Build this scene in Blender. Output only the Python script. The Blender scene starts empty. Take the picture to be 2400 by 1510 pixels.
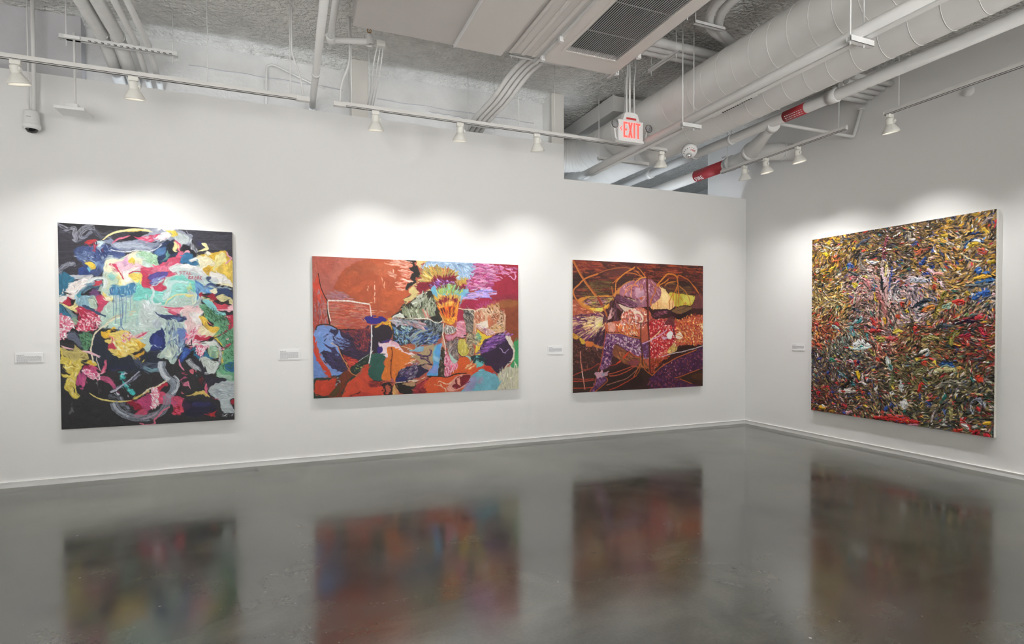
import bpy, bmesh, math, random
import numpy as np
from mathutils import Vector, Matrix

scene = bpy.context.scene
COL = scene.collection
random.seed(11)

# ------------------------------------------------------------------ camera
YAW, PITCH, ROLL, FPX, PPY = 0.38800, -0.01940, -0.0035, 1308.606, 795.289
cam_data = bpy.data.cameras.new('camera')
cam = bpy.data.objects.new('camera', cam_data); COL.objects.link(cam); scene.camera = cam
F = Vector((math.sin(YAW) * math.cos(PITCH), math.cos(YAW) * math.cos(PITCH), math.sin(PITCH)))
R0 = Vector((math.cos(YAW), -math.sin(YAW), 0)); U0 = R0.cross(F)
R = math.cos(ROLL) * R0 + math.sin(ROLL) * U0; U = -math.sin(ROLL) * R0 + math.cos(ROLL) * U0
cam.matrix_world = Matrix(((R.x, U.x, -F.x, -6.6793), (R.y, U.y, -F.y, -6.6991), (R.z, U.z, -F.z, 1.5), (0, 0, 0, 1)))
cam_data.sensor_width = 36.0; cam_data.sensor_fit = 'HORIZONTAL'
cam_data.lens = 36.0 * FPX / 2400.0
cam_data.shift_y = (PPY - 755.0) / 2400.0
cam_data.clip_start = 0.05; cam_data.clip_end = 100

# ------------------------------------------------------------------ light and exposure
scene.view_settings.view_transform = 'Standard'
scene.view_settings.look = 'None'
scene.view_settings.gamma = 1.0
scene.view_settings.use_curve_mapping = False
scene.view_settings.exposure = 1.05
scene.cycles.use_denoising = True
scene.cycles.max_bounces = 4; scene.cycles.diffuse_bounces = 3; scene.cycles.glossy_bounces = 2; scene.cycles.transmission_bounces = 0; scene.cycles.transparent_max_bounces = 2
scene.cycles.use_adaptive_sampling = True; scene.cycles.adaptive_threshold = .14; scene.cycles.adaptive_min_samples = 18
scene.cycles.caustics_reflective = False; scene.cycles.caustics_refractive = False
scene.cycles.sample_clamp_indirect = 4.0; scene.cycles.use_light_tree = True
world = bpy.data.worlds.new('world'); scene.world = world; world.use_nodes = True
world.node_tree.nodes['Background'].inputs[0].default_value = (.6, .7, .85, 1)
world.node_tree.nodes['Background'].inputs[1].default_value = .05

def lamp(name, kind, loc, aim, energy, colour, **kw):
    d = bpy.data.lights.new(name, kind); d.energy = energy; d.color = colour
    for k, v in kw.items(): setattr(d, k, v)
    o = bpy.data.objects.new(name, d); COL.objects.link(o); o.location = loc
    o.rotation_euler = (Vector(aim) - Vector(loc)).to_track_quat('-Z', 'Y').to_euler()
    return o
WARM = (1.0, .985, .962)
# daylight of the windows hidden behind the partition: it climbs the outer wall and the ceiling edge
lamp('daylight_slot', 'AREA', (-6.9, .2, 3.35), (-6.9, .22, 5.0), 12, (.86, .93, 1.0), shape='RECTANGLE', size=7.0, size_y=.1)
lamp('daylight_rear', 'AREA', (-1.75, 1.0, 1.5), (-1.75, 1.05, 4.4), 22, (.86, .93, 1.0), shape='RECTANGLE', size=2.6, size_y=1.3)
# added spots out of view, washing the other walls for bounce light
for k, (x, y, tx, ty) in enumerate(((-11.7, -3, -12.6, -3), (-11.7, -6, -12.6, -6), (-11.7, -9, -12.6, -9), (-9.5, -10.7, -9.5, -11.6), (-6.5, -10.7, -6.5, -11.6), (-3.5, -10.7, -3.5, -11.6), (-.85, -6.2, 0, -6.2), (-.85, -8.4, 0, -8.4))):
    lamp('bounce_fill_spot', 'SPOT', (x, y, 3.6), (tx, ty, 1.6), 600, WARM, spot_size=math.radians(95), spot_blend=1.0, shadow_soft_size=.08)

# two added fill spots behind the camera, brightening the ceiling
for x, tx in ((-9.0, -7.0), (-3.6, -3.4)):
    lamp('ceiling_fill_spot', 'SPOT', (x, -8.6, 1.7), (tx, -2.2, 4.6), 400, (1.0, .985, .96), spot_size=math.radians(84), spot_blend=1.0, shadow_soft_size=1.6)

# ------------------------------------------------------------------ helpers
def setp(o, **kw):
    for k, v in kw.items(): o[k] = v
    return o
def new_obj(name, mesh, mat, parent=None, loc=(0, 0, 0)):
    o = bpy.data.objects.new(name, mesh); COL.objects.link(o)
    if mat is not None: mesh.materials.append(mat)
    if parent is not None: o.parent = parent
    o.location = loc
    return o
def empty(name, loc, label, category, group=None, rz=0):
    o = bpy.data.objects.new(name, None); COL.objects.link(o); o.location = loc; o.rotation_euler = (0, 0, rz)
    o.empty_display_size = .05
    o['label'] = label; o['category'] = category
    if group: o['group'] = group
    return o
class MB:
    "collects vertices and faces of one mesh"
    def __init__(s): s.v = []; s.f = []; s.smooth = []
    def add(s, v, f, sm=False):
        b = len(s.v); s.v += [tuple(p) for p in v]; s.f += [tuple(i + b for i in q) for q in f]; s.smooth += [sm] * len(f); return s
    def box(s, x0, y0, z0, x1, y1, z1):
        v = [(x, y, z) for x in (x0, x1) for y in (y0, y1) for z in (z0, z1)]
        return s.add(v, [(0, 1, 3, 2), (4, 6, 7, 5), (0, 4, 5, 1), (2, 3, 7, 6), (0, 2, 6, 4), (1, 5, 7, 3)])
    def tube(s, pts, r, seg=12, caps=True):
        pts = [Vector(p) for p in pts]; n = len(pts); rs = r if isinstance(r, (list, tuple)) else [r] * n
        v = []; up = None
        for i in range(n):
            t = (pts[min(i + 1, n - 1)] - pts[max(i - 1, 0)]).normalized()
            if up is None: up = t.orthogonal().normalized()
            up = (up - t * up.dot(t)).normalized(); w = t.cross(up)
            for k in range(seg):
                a = 2 * math.pi * k / seg; v.append(pts[i] + (up * math.cos(a) + w * math.sin(a)) * rs[i])
        f = [(i * seg + k, i * seg + (k + 1) % seg, (i + 1) * seg + (k + 1) % seg, (i + 1) * seg + k) for i in range(n - 1) for k in range(seg)]
        s.add(v, f, True)
        if caps:
            s.f += [tuple(len(s.v) - len(v) + k for k in reversed(range(seg))), tuple(len(s.v) - seg + k for k in range(seg))]; s.smooth += [False, False]
        return s
    def lathe(s, prof, seg=24, M=None):
        "profile of (radius, height) turned about z"
        v = []; n = len(prof)
        for r, z in prof:
            for k in range(seg):
                a = 2 * math.pi * k / seg; p = Vector((r * math.cos(a), r * math.sin(a), z)); v.append(M @ p if M else p)
        f = [(i * seg + k, i * seg + (k + 1) % seg, (i + 1) * seg + (k + 1) % seg, (i + 1) * seg + k) for i in range(n - 1) for k in range(seg)]
        return s.add(v, f, True)
    def prism(s, poly, z0, z1, M=None):
        n = len(poly); v = [Vector((x, y, z)) for z in (z0, z1) for x, y in poly]
        if M: v = [M @ p for p in v]
        return s.add(v, [tuple(reversed(range(n))), tuple(range(n, 2 * n))] + [(k, (k + 1) % n, n + (k + 1) % n, n + k) for k in range(n)])
    def mesh(s, name, bevel=0):
        m = bpy.data.meshes.new(name); m.from_pydata(s.v, [], s.f); m.polygons.foreach_set('use_smooth', s.smooth)
        if bevel:
            bm = bmesh.new(); bm.from_mesh(m)
            bmesh.ops.bevel(bm, geom=list(bm.edges), offset=bevel, segments=2, affect='EDGES', profile=.7); bm.to_mesh(m); bm.free()
        m.update(); return m
    def build(s, name, mat, parent=None, bevel=0, loc=(0, 0, 0)):
        return new_obj(name, s.mesh(name, bevel), mat, parent, loc)
def arc(pts, r, n=6):
    "polyline with its corners rounded"
    pts = [Vector(p) for p in pts]; out = [pts[0]]
    for a, b, c in zip(pts, pts[1:], pts[2:]):
        d1 = (a - b); d2 = (c - b); k = min(r, d1.length * .45, d2.length * .45)
        p0 = b + d1.normalized() * k; p1 = b + d2.normalized() * k
        for i in range(n + 1):
            t = i / n; out.append(p0 * (1 - t)**2 + b * 2 * t * (1 - t) + p1 * t * t)
    return out + [pts[-1]]
def local(pts, base): return [Vector(p) - Vector(base) for p in pts]

# ------------------------------------------------------------------ materials
def mat(name, colour, rough=.5, metal=0, spec=.5, noise=None, bump=None, emit=None):
    m = bpy.data.materials.new(name); m.use_nodes = True; N = m.node_tree.nodes; Lk = m.node_tree.links
    b = N['Principled BSDF']; b.inputs['Base Color'].default_value = (*colour, 1); b.inputs['Roughness'].default_value = rough
    b.inputs['Metallic'].default_value = metal; b.inputs['Specular IOR Level'].default_value = spec
    tc = N.new('ShaderNodeTexCoord')
    if noise:   # (scale, amount): mottled paint
        n = N.new('ShaderNodeTexNoise'); n.inputs['Scale'].default_value = noise[0]; n.inputs['Detail'].default_value = 3
        r = N.new('ShaderNodeValToRGB'); a = noise[1]
        r.color_ramp.elements[0].position = .3; r.color_ramp.elements[1].position = .7
        r.color_ramp.elements[0].color = (*[c * (1 - a) for c in colour], 1); r.color_ramp.elements[1].color = (*[min(1, c * (1 + a)) for c in colour], 1)
        Lk.new(tc.outputs['Object'], n.inputs['Vector']); Lk.new(n.outputs['Fac'], r.inputs['Fac']); Lk.new(r.outputs['Color'], b.inputs['Base Color'])
    if bump:    # (scale, distance, strength)
        n = N.new('ShaderNodeTexNoise'); n.inputs['Scale'].default_value = bump[0]; n.inputs['Detail'].default_value = 2
        bp = N.new('ShaderNodeBump'); bp.inputs['Distance'].default_value = bump[1]; bp.inputs['Strength'].default_value = bump[2]
        Lk.new(tc.outputs['Object'], n.inputs['Vector']); Lk.new(n.outputs['Fac'], bp.inputs['Height']); Lk.new(bp.outputs['Normal'], b.inputs['Normal'])
    if emit: b.inputs['Emission Color'].default_value = (*emit[0], 1); b.inputs['Emission Strength'].default_value = emit[1]
    return m
M = {}
M['wall'] = mat('white_wall_paint', (.80, .795, .785), .75, spec=.25)
M['skirting'] = mat('white_satin_paint', (.80, .795, .785), .45)
M['spray'] = mat('sprayed_white_fireproofing', (.76, .75, .72), .95, spec=.1, noise=(9, .08), bump=(26, .06, 1.0))
M['rear'] = mat('rough_white_masonry', (.74, .745, .745), .9, spec=.15, noise=(4, .05), bump=(26, .012, .5))
M['rearflat'] = mat('shade_grey_block', (.50, .50, .52), .85, spec=.2, noise=(2.5, .06), bump=(40, .004, .3))  # the bulkhead's shade is put into this grey; the seams share it
M['column'] = mat('column_paint', (.68, .665, .63), .8, spec=.2, noise=(3, .02))
M['duct'] = mat('white_duct_paint', (.72, .71, .69), .45, spec=.4, noise=(2.5, .025))
M['pipe'] = mat('white_pipe_paint', (.74, .735, .72), .42, spec=.4, noise=(6, .02))
M['insul'] = mat('white_wrapped_insulation', (.72, .715, .70), .7, noise=(14, .04), bump=(22, .004, .5))
M['steel'] = mat('white_painted_channel', (.70, .70, .69), .4, metal=.1)
M['track'] = mat('track_enamel', (.68, .67, .65), .4)
M['slot'] = mat('dark_slot', (.02, .02, .02), .6)
M['lampw'] = mat('cream_lamp_enamel', (.80, .79, .74), .4)
M['casing'] = mat('taupe_grey_sheet_metal', (.52, .49, .47), .5, noise=(2, .03))
M['casing2'] = mat('pale_sheet_metal', (.62, .59, .56), .5, noise=(2, .02))
M['frame'] = mat('beige_grille_frame', (.66, .62, .58), .45)
M['slat'] = mat('aluminium_slat', (.50, .50, .50), .4, metal=.2)
M['dark'] = mat('black_filter', (.012, .012, .012), .9)
M['red'] = mat('red_pipe_band', (.42, .035, .045), .5, noise=(60, .1))
M['white'] = mat('white_plastic', (.80, .80, .79), .4)
M['black'] = mat('black_plastic', (.02, .02, .022), .35)
M['dome'] = mat('smoked_dome', (.01, .01, .012), .06, spec=.8)
M['brass'] = mat('brass', (.45, .24, .07), .3, metal=1)
M['card'] = mat('label_card', (.84, .84, .85), .6)
M['ink'] = mat('grey_print', (.40, .40, .42), .7)
M['canvas'] = mat('raw_white_canvas', (.74, .72, .67), .85, noise=(30, .05), bump=(400, .001, .3))
M['exitred'] = mat('lit_red_letters', (.8, .05, .04), .5, emit=((1.0, .075, .065), .85))
M['textred'] = mat('red_print', (.6, .05, .05), .5)
M['textwhite'] = mat('white_print', (.85, .82, .8), .5)
M['lens'] = mat('clear_lens', (.55, .55, .55), .12, metal=.6)
M['glow'] = mat('lamp_face', (.9, .88, .8), .3, emit=((1.0, .93, .82), 2))

# polished concrete
def concrete():
    m = bpy.data.materials.new('polished_concrete'); m.use_nodes = True; N = m.node_tree.nodes; Lk = m.node_tree.links
    b = N['Principled BSDF']; tc = N.new('ShaderNodeTexCoord')
    def noise(scale, detail=6, rough=.55, dist=0, vec=None):
        n = N.new('ShaderNodeTexNoise'); n.inputs['Scale'].default_value = scale; n.inputs['Detail'].default_value = detail
        n.inputs['Roughness'].default_value = rough; n.inputs['Distortion'].default_value = dist
        Lk.new(vec or tc.outputs['Object'], n.inputs['Vector']); return n
    def ramp(src, p0, c0, p1, c1):
        r = N.new('ShaderNodeValToRGB'); e = r.color_ramp.elements; e[0].position = p0; e[1].position = p1
        e[0].color = (*c0, 1) if len(c0) == 3 else c0; e[1].color = (*c1, 1); Lk.new(src, r.inputs['Fac']); return r
    def mix(fac, a, bb, mode='MIX'):
        x = N.new('ShaderNodeMix'); x.data_type = 'RGBA'; x.blend_type = mode
        if isinstance(fac, float): x.inputs[0].default_value = fac
        else: Lk.new(fac, x.inputs[0])
        for s_, k in ((a, 6), (bb, 7)):
            if isinstance(s_, tuple): x.inputs[k].default_value = (*s_, 1)
            else: Lk.new(s_, x.inputs[k])
        return x.outputs[2]
    G = (.078,.083,.070)
    base = ramp(noise(.55, 3, .6, .8).outputs['Fac'],   .32, tuple(c * .60 for c in G), .70, tuple(c * 1.40 for c in (G[0], G[1] * .98, G[2] * .96)))
    cloud = ramp(noise(2.2, 3, .5, .5).outputs['Fac'], .35, (.72, .73, .72), .68, (1.28, 1.25, 1.20))
    col = mix(1.0, base.outputs['Color'], cloud.outputs['Color'], 'MULTIPLY')
    grain = ramp(noise(55, 1).outputs['Fac'], .35, (.95, .95, .95), .7, (1.05, 1.05, 1.05))
    col = mix(1.0, col, grain.outputs['Color'], 'MULTIPLY')
    # scattered paint specks
    vo = N.new('ShaderNodeTexVoronoi'); vo.inputs['Scale'].default_value = 3.4; vo.inputs['Randomness'].default_value = 1; Lk.new(tc.outputs['Object'], vo.inputs['Vector'])
    sp = ramp(vo.outputs['Distance'], .018, (1, 1, 1), .028, (0, 0, 0))
    vo2 = N.new('ShaderNodeTexVoronoi'); vo2.inputs['Scale'].default_value = 9.0; Lk.new(tc.outputs['Object'], vo2.inputs['Vector'])
    sp2 = ramp(vo2.outputs['Distance'], .022, (1, 1, 1), .036, (0, 0, 0))
    pick = ramp(noise(1.3, 2).outputs['Fac'], .5, (0, 0, 0), .6, (1, 1, 1))
    specks = mix(1.0, sp2.outputs['Color'], pick.outputs['Color'], 'MULTIPLY'); specks = mix(1.0, specks, sp.outputs['Color'], 'LIGHTEN')
    col = mix(specks, col, (.42, .41, .37))
    # worn pale trowel sweeps
    mp = N.new('ShaderNodeMapping'); mp.inputs['Scale'].default_value = (.9, 6, 1); mp.inputs['Rotation'].default_value = (0, 0, .5); Lk.new(tc.outputs['Object'], mp.inputs['Vector'])
    sw = ramp(noise(.8, 3, .55, .6, mp.outputs['Vector']).outputs['Fac'], .58, (0, 0, 0), .80, (.7, .7, .7))
    col = mix(sw.outputs['Color'], col, tuple(c * 1.5 for c in G))
    Lk.new(col, b.inputs['Base Color'])
    rr = ramp(noise(1.7, 3, .6).outputs['Fac'], .3, (.14 * .62,) * 3, .75, (.14 * 1.6,) * 3); Lk.new(rr.outputs['Color'], b.inputs['Roughness'])
    b.inputs['IOR'].default_value = 1.95
    return m
M['floor'] = concrete()
def oil(name, rough):
    m = bpy.data.materials.new(name); m.use_nodes = True; N = m.node_tree.nodes; Lk = m.node_tree.links
    b = N['Principled BSDF']; b.inputs['Roughness'].default_value = rough; b.inputs['Specular IOR Level'].default_value = .28
    a = N.new('ShaderNodeAttribute'); a.attribute_name = 'paint'; Lk.new(a.outputs['Color'], b.inputs['Base Color'])
    return m
M['oil'] = oil('oil_paint', .5)
M['impasto'] = oil('thick_oil_paint', .33)

# ---- a small brush engine: turns lists of brush marks into paint colour and relief on a canvas grid ----
def _noise(rs, h, w, cell, oct=3):
    out = np.zeros((h, w)); amp = 1.0; tot = 0.0
    for o in range(oct):
        cx = max(1.5, cell[0] / 2**o); cy = max(1.5, cell[1] / 2**o)
        gh, gw = int(h / cy) + 3, int(w / cx) + 3
        g = rs.rand(gh, gw)
        y = np.arange(h) / cy; x = np.arange(w) / cx
        yi = y.astype(int); xi = x.astype(int); fy = y - yi; fx = x - xi
        fy = fy * fy * (3 - 2 * fy); fx = fx * fx * (3 - 2 * fx)
        a = g[yi][:, xi] * (1 - fx) + g[yi][:, xi + 1] * fx
        b = g[yi + 1][:, xi] * (1 - fx) + g[yi + 1][:, xi + 1] * fx
        out += amp * (a * (1 - fy[:, None]) + b * fy[:, None]); tot += amp; amp *= .55
    return out / tot - .5

def _spline(p, closed, step):
    p = np.asarray(p, float); n = len(p)
    if n < 3 and not closed:
        d = np.hypot(*(p[-1] - p[0])); t = np.linspace(0, 1, max(2, int(d / step)))[:, None]
        return p[0] * (1 - t) + p[-1] * t, np.linspace(0, n - 1, len(t))
    out = []; par = []
    for i in range(n if closed else n - 1):
        if closed: p0, p1, p2, p3 = p[i - 1], p[i], p[(i + 1) % n], p[(i + 2) % n]
        else: p0, p1, p2, p3 = p[max(0, i - 1)], p[i], p[i + 1], p[min(n - 1, i + 2)]
        k = max(2, int(np.hypot(*(p2 - p1)) / step)); t = (np.arange(k) / k)[:, None]
        out.append(.5 * (2 * p1 + (p2 - p0) * t + (2 * p0 - 5 * p1 + 4 * p2 - p3) * t**2 + (3 * p1 - p0 - 3 * p2 + p3) * t**3))
        par.append(i + t[:, 0])
    return np.concatenate(out), np.concatenate(par)

def _straight(p, step):
    p = np.asarray(p, float); out = []
    for i in range(len(p)):
        a, b = p[i], p[(i + 1) % len(p)]; k = max(1, int(np.hypot(*(b - a)) / step))
        t = (np.arange(k) / k)[:, None]; out.append(a + (b - a) * t)
    return np.concatenate(out)

def _blur(m, r):
    r = int(r)
    if r < 1: return m
    for _ in range(2):
        for ax in (0, 1):
            pad = [(0, 0), (0, 0)]; pad[ax] = (r + 1, r)
            c = np.cumsum(np.pad(m, pad, mode='edge'), ax)
            n = m.shape[ax]
            m = (np.take(c, np.arange(2 * r + 1, 2 * r + 1 + n), ax) - np.take(c, np.arange(0, n), ax)) / (2 * r + 1)
    return m

class Canvas:
    def __init__(s, w_units, h_units, res, seed, base):
        s.rs = np.random.RandomState(seed); s.k = res / 1000.0
        s.W = int(w_units * s.k); s.H = int(h_units * s.k)
        s.rgb = np.empty((s.H, s.W, 3)); s.rgb[:] = np.array(base) / 255.
        s.hgt = np.zeros((s.H, s.W))
        s.tex = {0: _noise(s.rs, s.H, s.W, (70, 5), 4), 1: _noise(s.rs, s.H, s.W, (5, 70), 4), 2: _noise(s.rs, s.H, s.W, (26, 26), 5)}
    def mask(s, poly, pad=0):
        "filled polygon, returned with the window of the canvas it covers"
        x, y = poly[:, 0], poly[:, 1]
        X0 = max(0, int(x.min()) - pad); X1 = min(s.W, int(x.max()) + 2 + pad); Y0 = max(0, int(y.min()) - pad); Y1 = min(s.H, int(y.max()) + 2 + pad)
        if X1 <= X0 or Y1 <= Y0: return None, None
        m = np.zeros((Y1 - Y0, X1 - X0))
        x = x - X0; y = y - Y0
        x2, y2 = np.roll(x, -1), np.roll(y, -1)
        lo = np.minimum(y, y2); hi = np.maximum(y, y2); dy = np.where(y2 == y, 1e-9, y2 - y); sl = (x2 - x) / dy
        for r in range(Y1 - Y0):
            yy = r + .5; e = (lo <= yy) & (hi > yy)
            if not e.any(): continue
            xs = np.sort(x[e] + (yy - y[e]) * sl[e]).clip(0, X1 - X0)
            for p, q in zip(xs[::2], xs[1::2]): m[r, int(p):int(q)] = 1
        return m, (slice(Y0, Y1), slice(X0, X1))
    def blob(s, col, pts, o):
        p = np.array(pts) * s.k
        poly = _straight(p, 1.5) if 'l' in o else _spline(p, True, 1.5)[0]
        r = o.get('r', 2) * s.k
        if r:
            d = np.roll(poly, -1, 0) - np.roll(poly, 1, 0); n = np.stack([-d[:, 1], d[:, 0]], 1) / (np.hypot(*d.T)[:, None] + 1e-6)
            N = len(poly); nz = np.zeros(N)
            for cell, amp in ((14, .6), (5, .6), (2.2, .4)):
                g = s.rs.rand(int(N / cell) + 3) - .5; t = np.arange(N) / cell; i = t.astype(int); f = t - i
                nz += amp * 2 * (g[i] * (1 - f) + g[i + 1] * f)
            poly = poly + n * (nz * r)[:, None]
        sf = o.get('s', 0) * s.k
        m, win = s.mask(poly, int(2 * sf) + 1)
        if m is None: return
        if sf: m = _blur(m, sf)
        tex = s.tex[int(o.get('g', 2))][win]
        if 'e' in o: m = m * np.clip(tex * 4 + .5 + o['e'] / 100., 0, 1)   # thin, broken paint
        c = (np.array(col) / 255.)[None, None] * (1 + o.get('t', 12) / 100. * 2.2 * tex[..., None])
        s.rgb[win] += (c - s.rgb[win]) * (m * o.get('a', 100) / 100.)[..., None]
    def flow(s):
        g = _blur(s.rgb.mean(2), 2); gy, gx = np.gradient(g)
        jxx, jyy, jxy = _blur(gx * gx, 6), _blur(gy * gy, 6), _blur(gx * gy, 6)
        return .5 * np.arctan2(2 * jxy, jxx - jyy) + np.pi / 2 + _noise(s.rs, s.H, s.W, (60, 60), 2) * .8
    def drag(s, n, ln, w, spread, tj, al):
        "short strokes loaded with the colour of the paint close by"
        th = s.flow(); rs = s.rs
        xy = rs.rand(n, 2) * [s.W - 1, s.H - 1]
        q = (xy + rs.randn(n, 2) * spread * s.k).round().astype(int).clip(0, [s.W - 1, s.H - 1])
        C = s.rgb[q[:, 1], q[:, 0]] * 255; i = xy.astype(int)
        s.marks(C, xy, th[i[:, 1], i[:, 0]] + rs.randn(n) * .25, ln, w, {'t': tj, 'i': 1, 'a': al, 'h': 15})
    def smear(s, n=6, warp=2.5, streak=.10):
        "drag the wet paint along its own forms"
        H, W = s.H, s.W
        ii, jj = np.mgrid[0:H, 0:W].astype(np.float32)
        if warp:
            dx = _noise(s.rs, H, W, (9, 9), 3) * 2 * warp + _noise(s.rs, H, W, (40, 40), 2) * 2 * warp
            dy = _noise(s.rs, H, W, (9, 9), 3) * 2 * warp + _noise(s.rs, H, W, (40, 40), 2) * 2 * warp
            s.rgb = s.rgb[(ii + dy).round().astype(int).clip(0, H - 1), (jj + dx).round().astype(int).clip(0, W - 1)]
        th = s.flow()
        c, sn = np.cos(th).astype(np.float32), np.sin(th).astype(np.float32)
        acc = s.rgb.copy(); wn = s.rs.rand(H, W); wa = wn.copy(); cnt = 1
        for d in (1, -1):
            y, x = ii.copy(), jj.copy()
            for k in range(n * 2):
                iy = y.round().astype(int).clip(0, H - 1); ix = x.round().astype(int).clip(0, W - 1)
                y = y + d * sn[iy, ix] * 1.2; x = x + d * c[iy, ix] * 1.2
                iy = y.round().astype(int).clip(0, H - 1); ix = x.round().astype(int).clip(0, W - 1)
                if k < n: acc += s.rgb[iy, ix]; cnt += 1
                wa += wn[iy, ix]
        wa /= 1 + 4 * n; wa = (wa - wa.mean()) / wa.std()
        s.rgb = acc / cnt * (1 + streak * wa.clip(-2.2, 2.2)[..., None])
        s.hgt += .12 * wa
    def _put(s, x, y, col, a, h=None):
        ix = np.round(x).astype(int); iy = np.round(y).astype(int)
        ok = (ix >= 0) & (ix < s.W) & (iy >= 0) & (iy < s.H)
        ix, iy = ix[ok], iy[ok]; col = col[ok] if col.ndim == 2 else col
        if len(ix) == 0: return
        if np.isscalar(a) and a >= .999:
            s.rgb[iy, ix] = col
        else:
            a = np.full(len(ix), a) if np.isscalar(a) else a[ok]
            x0, y0 = ix.min(), iy.min(); win = (slice(y0, iy.max() + 1), slice(x0, ix.max() + 1))
            R = s.rgb[win]; m = np.zeros(R.shape[:2]); m[iy - y0, ix - x0] = a
            cc = R.copy(); cc[iy - y0, ix - x0] = col; s.rgb[win] += (cc - R) * m[..., None]
        if h is not None: s.hgt[iy, ix] = h[ok] if not np.isscalar(h) else h
    def stroke(s, col, pts, o):
        p = np.array(pts) * s.k
        c, par = _spline(p, False, .6)
        w = o.get('w', 4) * s.k
        d = np.gradient(c, axis=0); n = np.stack([-d[:, 1], d[:, 0]], 1) / (np.hypot(*d.T)[:, None] + 1e-6)
        L = len(c); tt = np.linspace(0, 1, L)
        prof = np.ones(L)
        if 'x' in o: prof = np.sin(np.pi * np.clip(tt * .96 + .02, 0, 1)) ** .55
        if 'y' in o: prof = (1 - tt) ** .7
        if 'z' in o: prof = tt ** .7
        if 'v' in o: # wobble
            g = s.rs.rand(int(L / 9) + 3); i = (np.arange(L) / 9.).astype(int); f = np.arange(L) / 9. - i
            prof = prof * (.55 + .9 * (g[i] * (1 - f) + g[i + 1] * f))
        nb = max(1, int(w / .55)); tb = np.linspace(-.5, .5, nb) if nb > 1 else np.zeros(1)
        dry = o.get('d', 0) / 100.; a = o.get('a', 100) / 100.
        X = c[:, 0, None] + n[:, 0, None] * tb * w * prof[:, None]; Y = c[:, 1, None] + n[:, 1, None] * tb * w * prof[:, None]
        cj = o.get('t', 12) / 100.
        bj = 1 + cj * 1.6 * (s.rs.rand(nb) - .5)
        C = (np.array(col) / 255.)[None, None, :] * bj[None, :, None] * np.ones((L, 1, 1))
        keep = np.ones((L, nb))
        if dry:
            bg = s.rs.rand(nb) * .8
            gl = s.rs.rand(int(L / 14) + 3, nb); i = (np.arange(L) / 14.).astype(int); f = (np.arange(L) / 14. - i)[:, None]
            keep = np.clip(((bg[None] + .6 * (gl[i] * (1 - f) + gl[i + 1] * f)) - dry * 1.1) * 4, 0, 1)
        hh = (1 - (2 * tb[None]) ** 2 * .6 + .35 * (s.rs.rand(nb)[None] - .5)) * np.ones((L, 1)) * o.get('h', 25) / 100.
        A = (keep * a).ravel()
        if dry == 0 and a > .99: s._put(X.ravel(), Y.ravel(), C.reshape(-1, 3), 1., hh.ravel())
        else: s._put(X.ravel(), Y.ravel(), C.reshape(-1, 3), A)
    def marks(s, cols, xy, ang, ln, w, o):
        "many short strokes, each over the ones before"
        n = len(xy); rs = s.rs
        ci = np.arange(n) if 'i' in o else rs.randint(0, len(cols), n); C = np.array(cols)[ci] / 255.
        cj = o.get('t', 16) / 100.
        C = C * (1 + cj * (rs.rand(n, 1) - .5) * 2)
        nl = max(2, int(ln * s.k * 1.3 / .6)); nb = max(1, int(w * s.k / .55))
        u = np.linspace(-.5, .5, nl); t = np.linspace(-.5, .5, nb) if nb > 1 else np.zeros(1)
        curv = (rs.rand(n) - .5) * o.get('c', 60) / 100. * 2
        lens = ln * s.k * (.45 + .85 * rs.rand(n)); ws = w * s.k * (.5 + .8 * rs.rand(n))
        for q in np.array_split(np.arange(n), max(1, n * nl * nb // 400000)):
            a = ang[q, None] + curv[q, None] * u[None] * 1.2
            px = np.cumsum(np.cos(a), 1) / nl; py = np.cumsum(np.sin(a), 1) / nl
            px = (px - px[:, nl // 2, None]) * lens[q, None]; py = (py - py[:, nl // 2, None]) * lens[q, None]
            prof = np.sqrt(np.clip(1 - (2 * u) ** 2, .02, 1)) if not 'q' in o else np.ones(nl)
            nx = -np.sin(a); ny = np.cos(a)
            X = xy[q, 0][:, None, None] + px[..., None] + nx[..., None] * t * ws[q, None, None] * prof[None, :, None]
            Y = xy[q, 1][:, None, None] + py[..., None] + ny[..., None] * t * ws[q, None, None] * prof[None, :, None]
            bj = 1 + .30 * (rs.rand(len(q), nb) - .5)
            CC = C[q][:, None, None, :] * bj[:, None, :, None] * np.ones((1, nl, 1, 1))
            hb = (.3 + .7 * rs.rand(len(q)))[:, None, None] * (.55 + .45 * np.abs(2 * t))[None, None, :] * (1 - .5 * np.abs(2 * u))[None, :, None]
            hb = hb * (.8 + .4 * rs.rand(len(q), 1, nb)) * o.get('h', 20) / 100.
            s._put(X.ravel(), Y.ravel(), CC.reshape(-1, 3), o.get('a', 100) / 100., hb.ravel())
    def inside(s, pts, n, lin=False):
        p = np.array(pts) * s.k
        poly = _straight(p, 4) if lin else _spline(p, True, 4)[0]
        x0, y0 = poly.min(0); x1, y1 = poly.max(0)
        q = s.rs.rand(n * 4, 2) * [x1 - x0, y1 - y0] + [x0, y0]
        x, y = poly[:, 0], poly[:, 1]; x2, y2 = np.roll(x, -1), np.roll(y, -1)
        c = ((y[None] > q[:, 1, None]) != (y2[None] > q[:, 1, None])) & (q[:, 0, None] < (x2 - x)[None] * (q[:, 1, None] - y[None]) / ((y2 - y)[None] + 1e-12) + x[None])
        return q[c.sum(1) % 2 == 1][:n]
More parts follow.
